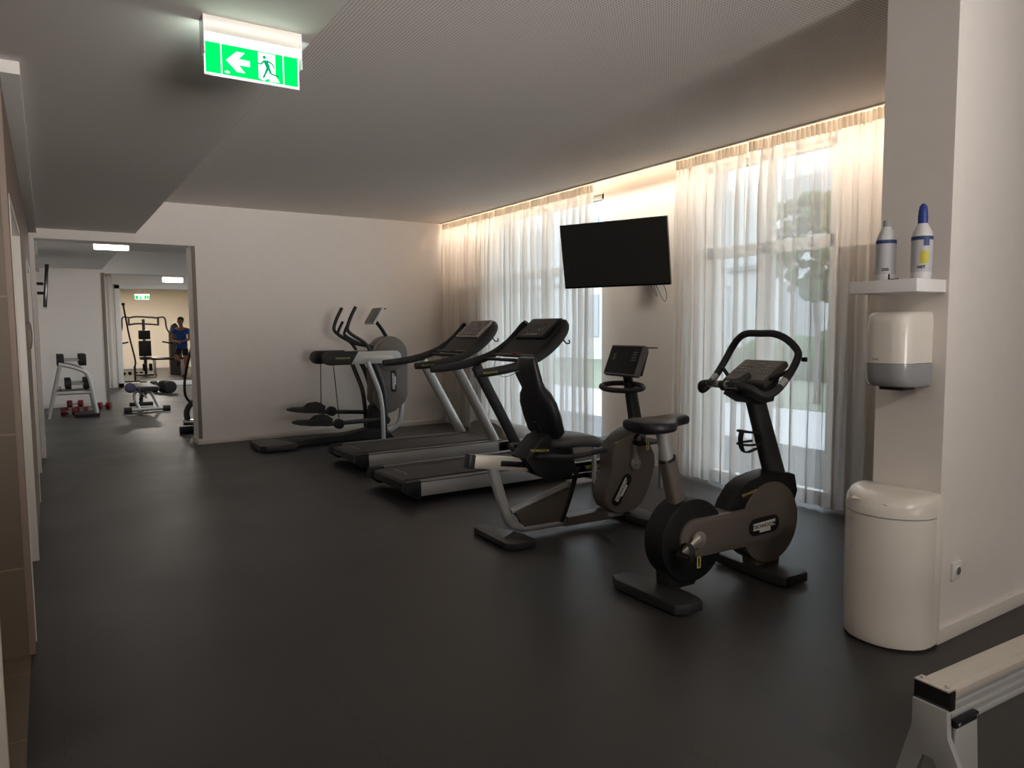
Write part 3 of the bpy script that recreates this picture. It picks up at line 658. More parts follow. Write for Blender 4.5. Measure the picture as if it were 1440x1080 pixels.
# crank
def crank(par, c, ang, vside, L=.15, rdisc=.045):
    a = R(ang); u, z = c; v = vside
    b = MB().cyl((u, z), rdisc, min(v, v*1.18), max(v, v*1.18), 'y', 28, .004)
    b.tube([(u, v*1.12, z), (u+L*.5*cos(a), v*1.2, z+L*.5*sin(a)), (u+L*cos(a), v*1.28, z+L*sin(a))], [.034, .02, .016], 12, oval=(.5, 1) if abs(cos(a)) > .7 else (1, .5))
    cr = b.build('crank', 'crank', par); e = (u+L*cos(a), z+L*sin(a))
    MB().cyl((u, z), .011, min(v*1.19, v*1.17), max(v*1.19, v*1.17), 'y', 14).build('axle_cap', 'black', cr)
    return cr, e
cr, e = crank(bike, (.225, .316), 200, -.098); pedal(cr, e, -.22, -.135, 20)
cr, e = crank(bike, (.225, .316), 20, .098); pedal(cr, e, .22, .135, 20)
# handlebar loop
hp = [(.50, 0, 1.125), (.50, -.12, 1.125), (.52, -.185, 1.11), (.57, -.225, 1.075), (.64, -.245, 1.10), (.72, -.25, 1.17), (.79, -.25, 1.255), (.815, -.235, 1.31), (.805, -.175, 1.37), (.79, -.10, 1.402), (.79, 0, 1.404)]
hp = hp + [(u, -v, z) for u, v, z in hp[-2:0:-1]]
b = MB(); b.tube(hp, .0205, 12, closed=True, sub=5); hb = b.build('handlebar', 'foam', bike)
for s_ in (-1, 1):
    MB().tube([(.50, s_*.02, 1.125), (.50, s_*.11, 1.125)], .0212, 12).build('hand_sensor', 'silver', hb)
    MB().tube([(.668, s_*.2475, 1.122), (.705, s_*.2495, 1.155)], .0212, 12).build('hand_sensor', 'silver', hb)
b = MB(); b.tube([(.51, -.05, 1.135), (.56, -.07, 1.15), (.62, -.075, 1.175)], .018, 10); b.build('rest_stub', 'foam', bike)
MB().tube([(.50, 0, 1.12), (.66, 0, 1.10)], .03, 12).build('handlebar_bracket', 'black', bike)
for s_ in (-1, 1): MB().tube([(.70, s_*.14, 1.15), (.75, s_*.248, 1.205)], .012).build('handlebar_strut', 'black', bike)
# console
ca = math.atan2(.118, .185)
def slab(par, name, m, c, ang, L, hw, th, bev=.008, off=0):
    """plate centred at (u,z), inclined ang in the u-z plane, length L, half width hw (v), thickness th, lifted by off"""
    b = MB(); b.box(-L/2, L/2, -hw, hw, -th/2+off, th/2+off, bev); a = R(ang); T = Matrix.Rotation(-a, 4, 'Y'); T.translation = Vector((c[0], 0, c[1]))
    b.bm.transform(T); return b.build(name, m, par)
cs = slab(bike, 'console', 'brown_d', (.755, 1.178), 31, .225, .15, .04, .012)
slab(cs, 'display', 'grey', (.755, 1.178), 31, .195, .137, .003, 0, .0215)
def keys(par, c, ang, spots, off, m='key', s=.012):
    b = MB()
    for p, v in spots: b.box(p-s/2, p+s/2, v-s/2, v+s/2, off, off+.004)
    a = R(ang); T = Matrix.Rotation(-a, 4, 'Y'); T.translation = Vector((c[0], 0, c[1])); b.bm.transform(T); return b.build('keypad', m, par)
keys(cs, (.755, 1.178), 31, [(-.02+.028*i, -.11+.026*j) for i in range(3) for j in range(3)]+[(-.02+.03*i, .04+.022*j) for i in range(3) for j in range(4)]+[(.06, -.02), (.06, 0), (.03, .0)], .023)
MB().prism([(.60, 1.06), (.70, 1.01), (.80, 1.02), (.86, 1.19), (.66, 1.13)], -.10, .10, 'y', .012).build('console_housing', 'black', bike)
MB().box(.83, .85, -.275, -.25, 1.25, 1.275, .003).build('reading_clip', 'black', hb)
# bottle holder on the mast
b = MB(); b.tube([(.77, -.035, .83), (.70, -.05, .845), (.655, -.03, .85), (.655, .03, .85), (.70, .05, .845), (.77, .035, .83)], .007, 8)
b.tube([(.78, -.035, .78), (.71, -.052, .775), (.655, -.03, .775), (.655, .03, .775), (.71, .052, .775), (.78, .035, .78)], .007, 8)
b.tube([(.655, 0, .855), (.645, 0, .80), (.66, 0, .745), (.70, 0, .725), (.78, 0, .74)], .012, 8, oval=(1.6, .4)); b.tube([(.80, 0, .87), (.84, 0, .73)], .012, 8)
b.build('bottle_holder', 'rubber', bike)

# ================================================================ RECUMBENT BIKE
rec = thing('recumbent_bike', 'recumbent exercise bike with high black backrest beside the treadmill', 'exercise bike', (2.53, 4.08, 0), -4)
foot_plate([(-.09, .22), (-.06, .27), (.0, .27), (.06, .12), (.13, -.05), (.145, -.24), (.12, -.27), (-.03, -.27), (-.08, -.22)], .008, .052, rec)
foot_plate([(1.04, .24), (1.07, .27), (1.18, .27), (1.22, .2), (1.24, 0), (1.22, -.24), (1.19, -.27), (1.06, -.27), (1.03, -.2)], .008, .06, rec)
MB().tube([(-.055, 0, .515), (-.03, 0, .42), (.018, 0, .27), (.06, 0, .15), (.12, 0, .085), (.22, 0, .062), (.5, 0, .062), (.8, 0, .06), (1.12, 0, .062)], [.04, .04, .038, .035, .032, .03, .03, .03, .03], 14, oval=(.8, 1)).build('frame_tube', 'silver', rec)
MB().prism([(.50, .035), (.53, .098), (.86, .112), (.9, .035)], -.048, .048, 'y', .01).build('frame_cover', 'brown_d', rec)
a_ = math.degrees(math.atan2(-.09, .60))
ra = slab(rec, 'seat_rail', 'alu', (.095, .523), a_, .66, .036, .088, .008)
slab(ra, 'rail_groove', 'screen', (.19, .509), a_, .40, .0372, .038, .002)
slab(rec, 'end_cap', 'foot', (-.222, .570), a_, .045, .043, .098, .008)
bz = MB(); bz.tube([(.085, 0, .19), (.55, 0, .325)], .022, 12); bz.build('brace', 'silver', rec)
MB().prism([(.11, .185), (.555, .305), (.47, .075), (.18, .075)], -.028, .028, 'y', .004).build('side_panel', 'brown_d', rec)
MB().tube([(.62, -.03, .45), (.55, -.03, .24), (.48, -.03, .07)], .02, 8, oval=(.6, 1)).build('strut', 'black', rec)
sb = MB().prism([(.255, .70), (.32, .725), (.42, .69), (.51, .60), (.55, .47), (.493, .39), (.341, .395), (.215, .455), (.135, .57)], -.12, .085, 'y', .015).build('seat_carriage', 'black', rec)
MB().prism([(.25, .665), (.155, .565), (.225, .475), (.34, .66)], -.1215, -.1203, 'y').build('side_cover', 'black', sb)
text('maker_mark', 'TECHNOGYM', .024, (.245, -.1222, .615), (1, 0, -.08), (.08, 0, 1), 'yellow', sb)
def cushion_loft(par, name, m, secs):
    """secs: (centre_u, z, half_v, half_thickness, normal angle) rounded outline lofted"""
    rings = []
    for cu_, z, hv, ht, na in secs:
        r = []; a = R(na)
        for k in range(24):
            t_ = 2*pi*k/24; p = abs(cos(t_))**.45*math.copysign(hv, cos(t_)); q = abs(sin(t_))**.7*math.copysign(ht, sin(t_))
            r.append((cu_+q*cos(a), p, z+q*sin(a)))
        rings.append(r)
    return MB().loft(rings).build(name, m, par, 60)
cushion_loft(rec, 'seat_cushion', 'vinyl_g', [(.335, .655, .12, .015, 90), (.35, .655, .17, .035, 90), (.45, .66, .20, .045, 90), (.60, .655, .20, .045, 90), (.70, .64, .18, .042, 80), (.75, .62, .15, .035, 60), (.765, .60, .11, .015, 50)])
bk = [(.395, .675, .10, .02), (.385, .69, .15, .04), (.37, .73, .21, .05), (.335, .84, .222, .052), (.305, .93, .215, .05), (.285, .995, .18, .045), (.272, 1.035, .125, .04), (.262, 1.07, .115, .035), (.238, 1.16, .110, .034), (.221, 1.23, .108, .03), (.218, 1.243, .10, .018)]
cushion_loft(rec, 'backrest', 'vinyl', [(u, z, hv, ht, 17) for u, z, hv, ht in bk])
MB().tube([(.36, 0, .66), (.30, 0, .80)], .03, 10).build('back_support', 'black', rec)
for s_ in (-1, 1):
    b = MB(); b.tube([(.22, s_*.10, .56), (.21, s_*.22, .59), (.25, s_*.27, .60), (.36, s_*.28, .585), (.50, s_*.28, .59), (.69, s_*.27, .605)], .018, 10); g_ = b.build('side_handle', 'foam', rec)
    MB().tube([(.42, s_*.2805, .587), (.55, s_*.2805, .593)], .0188, 10).build('hand_sensor', 'tube_d', g_)
hs = [(1.087, .645), (1.17, .63), (1.24, .57), (1.28, .49), (1.287, .42), (1.265, .33), (1.22, .22), (1.165, .13), (1.10, .09), (1.018, .078), (.92, .086), (.855, .125), (.825, .19), (.826, .26), (.855, .325), (.882, .38), (.885, .45), (.885, .51), (.91, .57), (.96, .615), (1.02, .64)]
hsg = MB().prism(hs, -.08, .08, 'y', .01).build('flywheel_housing', 'brown', rec)
MB().prism([(.885, .53), (.91, .60), (.97, .655), (1.06, .70), (1.18, .71), (1.225, .66), (1.20, .60), (1.0, .58)], -.065, .065, 'y', .012).build('top_cap', 'brown_d', rec)
badge(rec, (.972, .253), 57, .26, -.081, .082)
text('maker_mark', 'TECHNOGYM', .018, (.97, -.0675, .612), (1, 0, .25), (-.25, 0, 1), 'yellow', rec)
cr, e = crank(rec, (1.083, .44), 98, -.093, .165); pedal(cr, (e[0]+.02, e[1]), -.21, -.13, 0)
cr, e = crank(rec, (1.083, .44), 278, .093, .165); pedal(cr, e, .21, .13, 0)
tapered(MB(), (1.175, .67), (1.105, 1.03), .105, .085, .075, .07).build('column', 'tube_d', rec)
b = MB(); b.tube([(1.03+.085*cos(2*pi*k/16), .225*sin(2*pi*k/16), 1.005+.02*cos(2*pi*k/16)) for k in range(16)], .02, 10, closed=True, sub=3); b.build('handle_ring', 'foam', rec)
cs = slab(rec, 'console', 'grey', (1.065, 1.195), 68, .24, .195, .05, .016)
slab(cs, 'display', 'screen', (1.065, 1.195), 68, .21, .178, .003, .0, .0262)
keys(cs, (1.065, 1.195), 68, [(.06-.02*i, -.14+.017*j) for i in range(4) for j in range(3)]+[(.04-.018*i, .10+.02*j) for i in range(3) for j in range(2)], .0275, s=.007)
kb = keys(cs, (1.065, 1.195), 68, [(-.08, -.02)], .0275, 'red', .012); kb.name = 'round_button'; kb['label'] = 'small red button'
slab(rec, 'console_housing', 'black', (1.105, 1.185), 72, .20, .16, .05, .015)
MB().box(1.10, 1.215, -.185, .185, 1.288, 1.298, .002).build('reading_ledge', 'grey', rec)
MB().tube([(1.10, 0, 1.02), (1.08, 0, 1.10)], .035, 12).build('console_neck', 'black', rec)

# ================================================================ TREADMILLS
def treadmill(label, ox, oy, mast_m, bezel_m, grp):
    t = thing('treadmill', label, 'treadmill', (ox, oy, 0), 0, grp)
    def V(mb, n, m, par=t, ang=38): return mb.build(n, m, par, ang)
    for s_ in (-1, 1):
        a, b_ = sorted((s_*.355, s_*.425))
        r_ = V(MB().box(0, 1.95, a, b_, .055, .168, .006), 'side_rail', 'silver')
        V(MB().box(0, 1.60, a, b_, .168, .184, .005), 'foot_strip', 'grey')
        V(MB().prism([(-.15, .10), (-.13, .182), (0, .186), (0, .03), (-.05, .03)], a-.002, b_+.002, 'y', .008), 'end_cap', 'black')
        V(MB().cyl((.42, s_*.30), .025, 0, .012, 'z', 16).cyl((.42, s_*.30), .009, .012, .06, 'z', 12), 'levelling_foot', 'rubber')
        V(MB().cyl((1.85, s_*.30), .03, 0, .012, 'z', 16).cyl((1.85, s_*.30), .012, .012, .07, 'z', 12), 'levelling_foot', 'rubber')
        # mast
        m0, m1 = Vector((1.52, .17)), Vector((1.01, 1.07)); dx = (m1-m0).normalized(); nx = Vector((dx.y, -dx.x)); pts = [m0-nx*.062, m0+nx*.062, m1+nx*.062, m1-nx*.062]
        V(MB().tube([(1.52, s_*.39, .17), (1.265, s_*.39, .62), (1.01, s_*.39, 1.07)], .058, 18, oval=(.55, 1)), 'mast', mast_m, ang=60)
        hr = [(.53, s_*.425, 1.055), (.70, s_*.425, 1.065), (.95, s_*.422, 1.10), (1.20, s_*.415, 1.175), (1.38, s_*.405, 1.28), (1.50, s_*.39, 1.39), (1.55, s_*.365, 1.46), (1.57, s_*.32, 1.50)]
        h_ = V(MB().tube(hr, [.030, .034, .036, .036, .036, .036, .034, .028], 12, oval=(.85, 1.15)), 'handrail', 'foam')
        if s_ < 0: text('maker_mark', 'TECHNOGYM', .024, (.66, -.4595, 1.06), (1, 0, .05), (-.05, 0, 1), 'yellow', h_)
    V(MB().prism([(-.13, .10), (-.12, .155), (-.09, .168), (1.62, .168), (1.62, .08), (-.05, .08)], -.352, .352, 'y', .004), 'deck', 'black')
    bl = V(MB().prism([(-.115, .13), (-.10, .168), (-.08, .178), (1.66, .178), (1.66, .165), (-.06, .165)], -.27, .27, 'y', .002), 'belt', 'belt')
    V(MB().box(.02, .05, .10, .20, .1782, .1788).box(.02, .05, .03, .07, .1782, .1788).box(.02, .05, -.06, -.01, .1782, .1788).box(.02, .045, .24, .265, .1782, .1788), 'belt_marks', 'grey', bl)
    # motor hood
    rings = []
    for i in range(17):
        v = -.41+.82*i/16; q = 1-(abs(v)/.41)**2.4; e = 2.02+.24*q; h = .20+.155*q**.32; s0 = 1.62-.05*q
        rings.append([(s0-.02, v, .172), (s0, v, .19), (s0+.06*q+.01, v, h*.97), (s0+.16, v, h), (s0+.28, v, h*.93), (e-.12, v, h*.72), (e-.02, v, .165), (e-.02, v, .150)])
    V(MB().loft(rings), 'motor_hood', 'brown', ang=50)
    rings = []
    for i in range(17):
        v = -.425+.85*i/16; q = 1-(abs(v)/.425)**2.4; e = 2.03+.25*q
        rings.append([(1.55, v, .05), (1.55, v, .155), (e, v, .155), (e-.03, v, .05)])
    hb_ = V(MB().loft(rings), 'hood_base', 'silver')
    text('maker_mark', 'TECHNOGYM', .05, (1.88, -.4275, .10), (1, 0, 0), (0, 0, 1), 'yellow', hb_)
    # upper shell between the handrails
    ang = math.degrees(math.atan2(1.50-1.24, 1.60-1.27)); L = .42; c = (1.435, 1.365)
    rr_ = []
    for u, z, hv, th in [(1.20, 1.185, .36, .02), (1.27, 1.225, .37, .045), (1.38, 1.315, .36, .06), (1.50, 1.42, .345, .06), (1.58, 1.495, .30, .045), (1.60, 1.515, .26, .012)]:
        a = R(130); r = []
        for k in range(16):
            t_ = 2*pi*k/16; r.append((u+.02+abs(sin(t_))**.8*math.copysign(th, sin(t_))*cos(a)*.6, abs(cos(t_))**.5*math.copysign(hv, cos(t_)), z-.015+abs(sin(t_))**.8*math.copysign(th, sin(t_))*sin(a)*.6))
        rr_.append(r)
    V(MB().loft(rr_), 'console_shell', 'black', ang=60)
    cs_ = slab(t, 'console', bezel_m, (1.495, 1.432), 40, .29, .25, .03, .01)
    slab(cs_, 'display', 'screen', (1.495, 1.432), 40, .255, .215, .003, 0, .0162)
    keys(cs_, (1.495, 1.432), 40, [(-.10, -.10+.02*i) for i in range(10)]+[(-.03, -.12), (-.03, -.06), (-.03, .03), (-.03, .09), (-.05, .12), (-.01, -.12)], .018, s=.015)
    k2 = keys(cs_, (1.495, 1.432), 40, [(.06, -.06)], .018, 'red', .014); k2.name = 'red_digit'
    V(MB().box(1.165, 1.235, -.37, .37, 1.175, 1.195, .006), 'tray', 'tube_d')
    V(MB().tube([(1.11, -.38, 1.14), (1.09, -.2, 1.145), (1.085, 0, 1.145), (1.09, .2, 1.145), (1.11, .38, 1.14)], .017, 10), 'cross_handle', 'foam')
    V(MB().box(1.17, 1.215, -.06, -.01, 1.195, 1.21, .003), 'safety_key', 'red')
    for s_ in (-1,): V(MB().tube([(1.49, s_*.39, 1.345), (1.52, s_*.41, 1.30), (1.56, s_*.41, 1.30), (1.56, s_*.40, 1.33)], .007, 8), 'cable_hook', 'black')
    return t
tm = treadmill('treadmill with black masts and black console, nearer the camera', 2.55, 5.77, 'tube_d', 'black', 'treadmills facing the curtains')
tm2_ = treadmill('treadmill with silver masts and silver framed console, beside the cross trainer', 2.68, 7.25, 'silver', 'silver', 'treadmills facing the curtains')
MB().tube([(1.09, .15, 1.135), (1.08, .16, 1.05), (1.09, .10, 1.0), (1.10, .0, .98), (1.12, -.15, 1.03), (1.11, -.2, 1.135)], .003, 6).build('safety_cord', 'black', tm)

# ================================================================ CROSS TRAINER
el = thing('cross_trainer', 'grey and black elliptical cross trainer by the back wall', 'cross trainer', (2.1, 8.85, 0), 0)
foot_plate([(-.06, .26), (.0, .32), (.20, .32), (.25, .25), (.37, -.22), (.36, -.30), (.0, -.30), (-.06, -.24)], .01, .082, el)
MB().prism([(.30, .012), (.32, .075), (.60, .085), (1.0, .10), (1.40, .16), (1.62, .10), (1.70, .012)], -.10, .10, 'y', .01).build('base_beam', 'black', el)
circ = [(1.66+.25*cos(a), 1.10+.25*sin(a)) for a in [R(-5+i*10) for i in range(20)]]
bdp = circ+[(1.405, .90), (1.41, .70), (1.40, .52), (1.47, .40), (1.62, .335), (1.72, .36), (1.86, .47), (1.90, .56)]
MB().prism(bdp, -.105, .105, 'y', .02).build('drive_housing', 'brown', el)
b = MB(); b.cyl((1.66, 1.10), .205, -.125, -.1055, 'y', 48, .008); b.build('disc_cover', 'brown', el)
MB().prism([(1.36, .10), (1.40, .45), (1.60, .40), (1.62, .08)], -.07, .07, 'y', .01).build('pedestal', 'black', el)
badge(el, (1.70, .76), 90, .30, -.106, .085)
for s_ in (-1, 1):
    v0, v1 = s_*.20, s_*.29; lo, hi = min(v0, v1), max(v0, v1)
    b = MB().prism(stadium((.80, 1.085), (1.66, 1.085), .078, 12), lo, hi, 'y', .012); bm_ = b.build('upper_boom', 'silver', el)
    b = MB().prism([(.80+.084*cos(a), 1.085+.084*sin(a)) for a in [R(90+i*15) for i in range(13)]]+[(1.06, 1.001), (1.16, 1.169)], lo-.004, hi+.004, 'y', .01); b.build('boom_cover', 'black', bm_)
    MB().prism(stadium((1.24, 1.085), (1.60, 1.085), .022, 8), lo-.001, hi+.001, 'y', .0008).build('boom_groove', 'alu', bm_)
    if s_ < 0: text('maker_mark', 'TECHNOGYM', .03, (.95, lo-.006, 1.085), (1, 0, 0), (0, 0, 1), 'yellow', bm_)
    z1_ = .40 if s_ < 0 else .50; ub = .90 if s_ < 0 else .835
    MB().tube([(.845-.0*s_, s_*.245, 1.01), (ub, s_*.245, z1_-.06)], .006, 6).build('cable', 'black', el)
# pedals and swinging levers: near side low, far side a little higher
for s_, z, u0, tilt in ((-1, .275, .335, -.05), (1, .385, .40, -.10)):
    v0 = s_*.23
    rings = [[(u, v0-hw, zz-th), (u, v0-hw, zz+th), (u, v0-hw*.5, zz+th*1.5), (u, v0+hw*.5, zz+th*1.5), (u, v0+hw, zz+th), (u, v0+hw, zz-th)] for u, hw, zz, th in [(u0, .05, z+.05, .012), (u0+.06, .075, z+.045, .022), (u0+.20, .082, z+.03, .028), (u0+.36, .08, z+.02, .03), (u0+.43, .06, z+.02, .04)]]
    p = MB().loft(rings).build('foot_pedal', 'black', el, 50)
    MB().prism([(u0+.16, z+.03), (u0+.28, z+.115), (u0+.40, z+.125), (u0+.47, z+.07), (u0+.45, z-.0)], v0-.07, v0-.06, 'y', .003).prism([(u0+.16, z+.03), (u0+.28, z+.115), (u0+.40, z+.125), (u0+.47, z+.07), (u0+.45, z-.0)], v0+.06, v0+.07, 'y', .003).build('foot_guard', 'rubber', p)
    b = MB(); b.tube([(u0+.40, v0, z+.0), (1.50, v0, .285 if s_ < 0 else .33)], .028, 10, oval=(.8, 1)); b.build('pedal_arm', 'tube_d', el)
    b = MB(); b.cyl((u0+.565, z-.005), .062, v0-.04, v0+.04, 'y', 24, .008); b.build('cable_roller', 'black', el)
    b = MB(); b.cyl((1.52, .27 if s_ < 0 else .31), .055, v0-.04, v0+.05, 'y', 24, .008); b.build('lower_joint', 'black', el)
    b = MB(); b.tube([(1.38, v0, 1.02), (1.46, v0, .83), (1.51, v0, .62), (1.53, v0, .28)], .028, 12, oval=(.9, 1.2)); b.build('swing_lever', 'tube_d', el)
    h_ = [(1.33, s_*.25, 1.17), (1.25, s_*.25, 1.275), (1.10, s_*.25, 1.37), (1.04, s_*.25, 1.43), (1.045, s_*.25, 1.50), (1.09, s_*.25, 1.61), (1.15, s_*.25, 1.72)]
    MB().tube(h_, .022, 12).build('moving_handle', 'foam', el)
    b = MB(); b.tube([(1.42, s_*.12, 1.22), (1.25, s_*.12, 1.26), (1.06, s_*.12, 1.36), (1.05, s_*.12, 1.42), (1.11, s_*.12, 1.54)], .018, 10); b.build('fixed_handle', 'foam', el)
for s_ in (-1, 1):
    b = MB(); b.tube([(1.27, s_*.30, 1.03), (1.34, s_*.30, .85), (1.42, s_*.30, .63), (1.455, s_*.30, .36), (1.46, s_*.30, .01)], .03, 10, oval=(.5, 1)); b.build('leg', 'silver' if s_ < 0 else 'tube_d', el)
b = MB(); b.tube([(1.86, 0, .50), (1.85, 0, .33), (1.81, 0, .19), (1.70, 0, .11), (1.5, 0, .10)], .03, 10, oval=(1.2, .7)); b.build('frame_loop', 'silver', el)
MB().tube([(1.66, 0, 1.33), (1.60, 0, 1.43), (1.50, 0, 1.56)], .024, 10).build('console_neck', 'black', el)
cs = slab(el, 'console', 'silver', (1.49, 1.61), 58, .245, .165, .03, .012)
slab(cs, 'display', 'grey', (1.484, 1.614), 58, .22, .150, .012, .002, .009)
MB().box(1.53, 1.60, -.15, .15, 1.695, 1.71, .004).build('reading_ledge', 'black', el)

# ================================================================ SMALL TABLE behind the recumbent bike
t = thing('side_table', 'small low black topped table with silver legs behind the recumbent bike', 'table', (4.38, 4.86, 0), 0)
MB().box(-.22, .22, -.25, .25, .405, .43, .003).build('tabletop', 'black', t)
for sx_ in (-1, 1):
    for sy_ in (-1, 1): MB().box(sx_*.195-.015, sx_*.195+.015, sy_*.23-.015, sy_*.23+.015, 0, .405, .002).build('leg', 'silver', t)
b = MB().box(4.02, 4.24, 5.13, 5.30, .0, .02, .003).build('magazine', 'label_b'); tag(b, 'pale magazine lying on the floor under the small black table', 'magazine')

# ================================================================ ROWER RAIL lower right
t = thing('rowing_machine', 'aluminium rail and grey legs of a machine at the lower right corner', 'rowing machine', (2.110, 1.029, 0), -3)
ar = MB().box(.03, 1.65, -.048, .048, .372, .398, .003); rl = ar.build('rail', 'alu', t)
MB().box(.031, 1.65, -.026, .026, .3982, .4005).build('rail_track', 'alu', rl)
b = MB()
for k, (z, d) in enumerate(((.362, .046), (.345, .038), (.328, .043), (.312, .036), (.296, .040))): b.box(.03, 1.65, -d, d, z-.0165, z, .004)
b.build('rail_beam', 'silver', t)
MB().box(0, .03, -.053, .053, .345, .402, .004).build('end_cap', 'blackgloss', t)
b = MB().box(-.004, .034, -.05, .05, .402, .407, .001)
for s_ in (-1, 1): pass
pl_ = b.build('end_plate', 'alu', t)
for s_ in (-1, 1): MB().cyl((.014, s_*.036), .0075, .407, .412, 'z', 16, .001).build('screw', 'chrome', pl_)
MB().prism([(-.05, .348), (.05, .348), (.05, .27), (.115, .02), (.14, 0), (.07, 0), (.015, .19), (-.015, .19), (-.115, 0), (-.185, 0), (-.055, .27)], -.01, .012, 'x', .003).build('front_leg', 'silver', t)
MB().prism([(.02, .30), (.13, .30), (.16, 0), (-.02, 0)], -.062, -.050, 'y', .002).build('side_plate', 'silver', t)
b = MB().box(.018, .135, -.064, -.046, .296, .318, .002).build('bracket', 'black', t)
for u_ in (.03, .122): MB().cyl((u_, .307), .006, -.069, -.064, 'y', 14, .001).build('screw', 'chrome', b)
for s_ in (-1, 1): MB().box(1.5, 1.56, s_*.14-.03, s_*.14+.03, 0, .02).tube([(1.53, s_*.14, .015), (1.53, s_*.03, .30)], .018, 8).build('rear_leg', 'silver', t)

# ================================================================ SECOND ROOM
def dumbbell(label, loc, rz, r, L, m='rubber', hex_=False, grp='dumbbells', rest=None):
    t = thing('dumbbell', label, 'dumbbell', loc, rz, grp)
    MB().cyl((0, r), .015, -L/2+.02, L/2-.02, 'y', 12).build('handle', 'silver', t)
    for s_ in (-1, 1):
        a, b_ = sorted((s_*(L/2), s_*(L/2-.075*max(1, r/.07))))
        MB().cyl((0, r), r, a, b_, 'y', 6 if hex_ else 24, .006).build('weight_head', m, t)
    return t
t = thing('dumbbell_rack', 'silver A-frame dumbbell rack against the left wall of the second room', 'rack', (0, 14.0, 0), 0)
for k, yy in enumerate((0, .85)):
    MB().tube([(-.03, yy, .0), (.17, yy, .90)], .035, 10, oval=(1, .7)).build('leg', 'silver', t)
    MB().tube([(.14, yy, .90), (.30, yy, .86), (.48, yy, .78), (.56, yy, .68), (.61, yy, .40), (.66, yy, .0)], .033, 10).build('leg', 'silver', t)
    MB().tube([(.09, yy, .41), (.60, yy, .41)], .025, 8).build('cross_bar', 'silver', t)
    MB().tube([(.0, yy+.03, .30), (.02, yy+.03, .30)], .001, 4)
MB().box(.13, .17, 0, .85, .88, .90).box(.46, .50, 0, .85, .78, .80).box(.13, .15, 0, .85, .88, .96).build('upper_tray', 'tube_d', t)
MB().box(.13, .17, 0, .85, .46, .48).box(.50, .55, 0, .85, .44, .47).build('lower_tray', 'tube_d', t)
for k in range(4):
    y_ = 14.08+k*.22
    dumbbell('large black dumbbell on the top tray of the rack, %s' % ('nearest end', 'second from the near end', 'third from the near end', 'furthest end')[k], (.33, y_, .865), 90, .095, .42, grp='dumbbells on the rack')
    bpy.context.view_layer.update()
    dumbbell('black dumbbell on the lower tray of the rack, %s' % ('nearest end', 'second from the near end', 'third from the near end', 'furthest end')[k], (.40, y_, .475), 90, .082, .36, grp='dumbbells on the rack')
rdl = ['upper red dumbbell of the small pile under the rack', 'left red dumbbell of the pile under the rack', 'middle red dumbbell of the pile under the rack', 'right red dumbbell of the pile under the rack', 'dark red dumbbell lying at the right edge of the rack']
for (x, y, z, a, lb) in [(.36, 14.62, .121, 80, 0), (.26, 14.50, 0, 86, 1), (.30, 14.72, 0, 92, 2), (.60, 14.62, 0, 85, 3), (.84, 15.3, 0, 60, 4)]:
    dumbbell(rdl[lb], (x, y, z), a, .06, .24, 'red', grp='red dumbbells under the rack')
for k, (x, y, z) in enumerate([(.50, 14.05, 0), (.52, 14.35, 0)]):
    b = MB().box(x-.17, x+.20, y-.10, y+.10, z, z+.06, .02).build('step_board', 'rubber'); tag(b, ('low black step board at the foot of the rack, nearest the camera', 'low black step board behind the nearer one under the rack')[k], 'step')
# bench
t = thing('weight_bench', 'black padded weight bench on silver A-shaped legs in the second room', 'bench', (1.45, 14.25, 0), 0)
MB().tube([(-.33, 0, .045), (.33, 0, .045)], .035, 12).build('floor_tube', 'silver', t)
for s_ in (-1, 1):
    MB().tube([(s_*.25, 0, .045), (s_*.37, 0, .045)], .05, 14).build('foot_cap', 'rubber', t)
MB().tube([(-.13, 0, .06), (-.20, .05, .28), (-.16, .1, .36)], .028, 10).build('leg', 'silver', t)
MB().tube([(.19, 0, .06), (.09, .05, .30), (.02, .1, .37)], .03, 10).build('leg', 'silver', t)
MB().tube([(0, .1, .34), (0, .9, .20), (0, 1.0, .05)], .035, 10).build('spine', 'tube_d', t)
MB().tube([(-.2, 1.0, .05), (.2, 1.0, .05)], .04, 12).build('rear_tube', 'rubber', t)
MB().box(-.16, .20, -.05, .40, .37, .45, .03).build('seat_pad', 'vinyl', t)
MB().box(-.15, .19, .42, 1.25, .37, .44, .03).build('back_pad', 'vinyl', t)
MB().cyl((-.26, .44), .09, -.08, .02, 'y', 24, .02).build('leg_roller', 'navy', t)
MB().tube([(-.2, 0, .42), (-.05, .05, .30), (0, .1, .25)], .02, 8).build('lever', 'chrome', t)
dumbbell('black dumbbell on the floor behind the bench pad, right side', (2.28, 18.3, 0), 20, .14, .40, grp='dumbbells behind the bench')
dumbbell('black dumbbell on the floor behind the bench pad, middle', (1.95, 18.7, 0), 75, .13, .36, grp='dumbbells behind the bench')
# machine peeking out behind the opening edge
t = thing('stair_machine', 'dark fitness machine half hidden behind the right edge of the opening', 'fitness machine', (1.72, 10.9, 0), 0)
MB().tube([(-.22, 0, .05), (.4, 0, .05)], .05, 12).build('base_tube', 'rubber', t)
MB().tube([(-.17, 0, .16), (.3, 0, .12)], .045, 12).build('pedal_bar', 'chrome', t)
MB().tube([(-.10, 0, .12), (-.12, .0, .30), (-.05, 0, .42), (.1, 0, .48)], .04, 12).build('lower_arm', 'tube_d', t)
MB().tube([(-.05, 0, .40), (-.13, 0, .55), (-.12, 0, .80), (-.05, 0, 1.1), (.05, 0, 1.45)], .018, 10).build('swing_lever', 'black', t)
MB().box(.05, .7, -.18, .18, .05, 1.2, .06).build('body', 'brown', t)
MB().box(.15, .45, -.2, .2, 1.35, 1.6, .02).tube([(.3, 0, 1.15), (.3, 0, 1.4)], .04, 10).build('console', 'black', t)
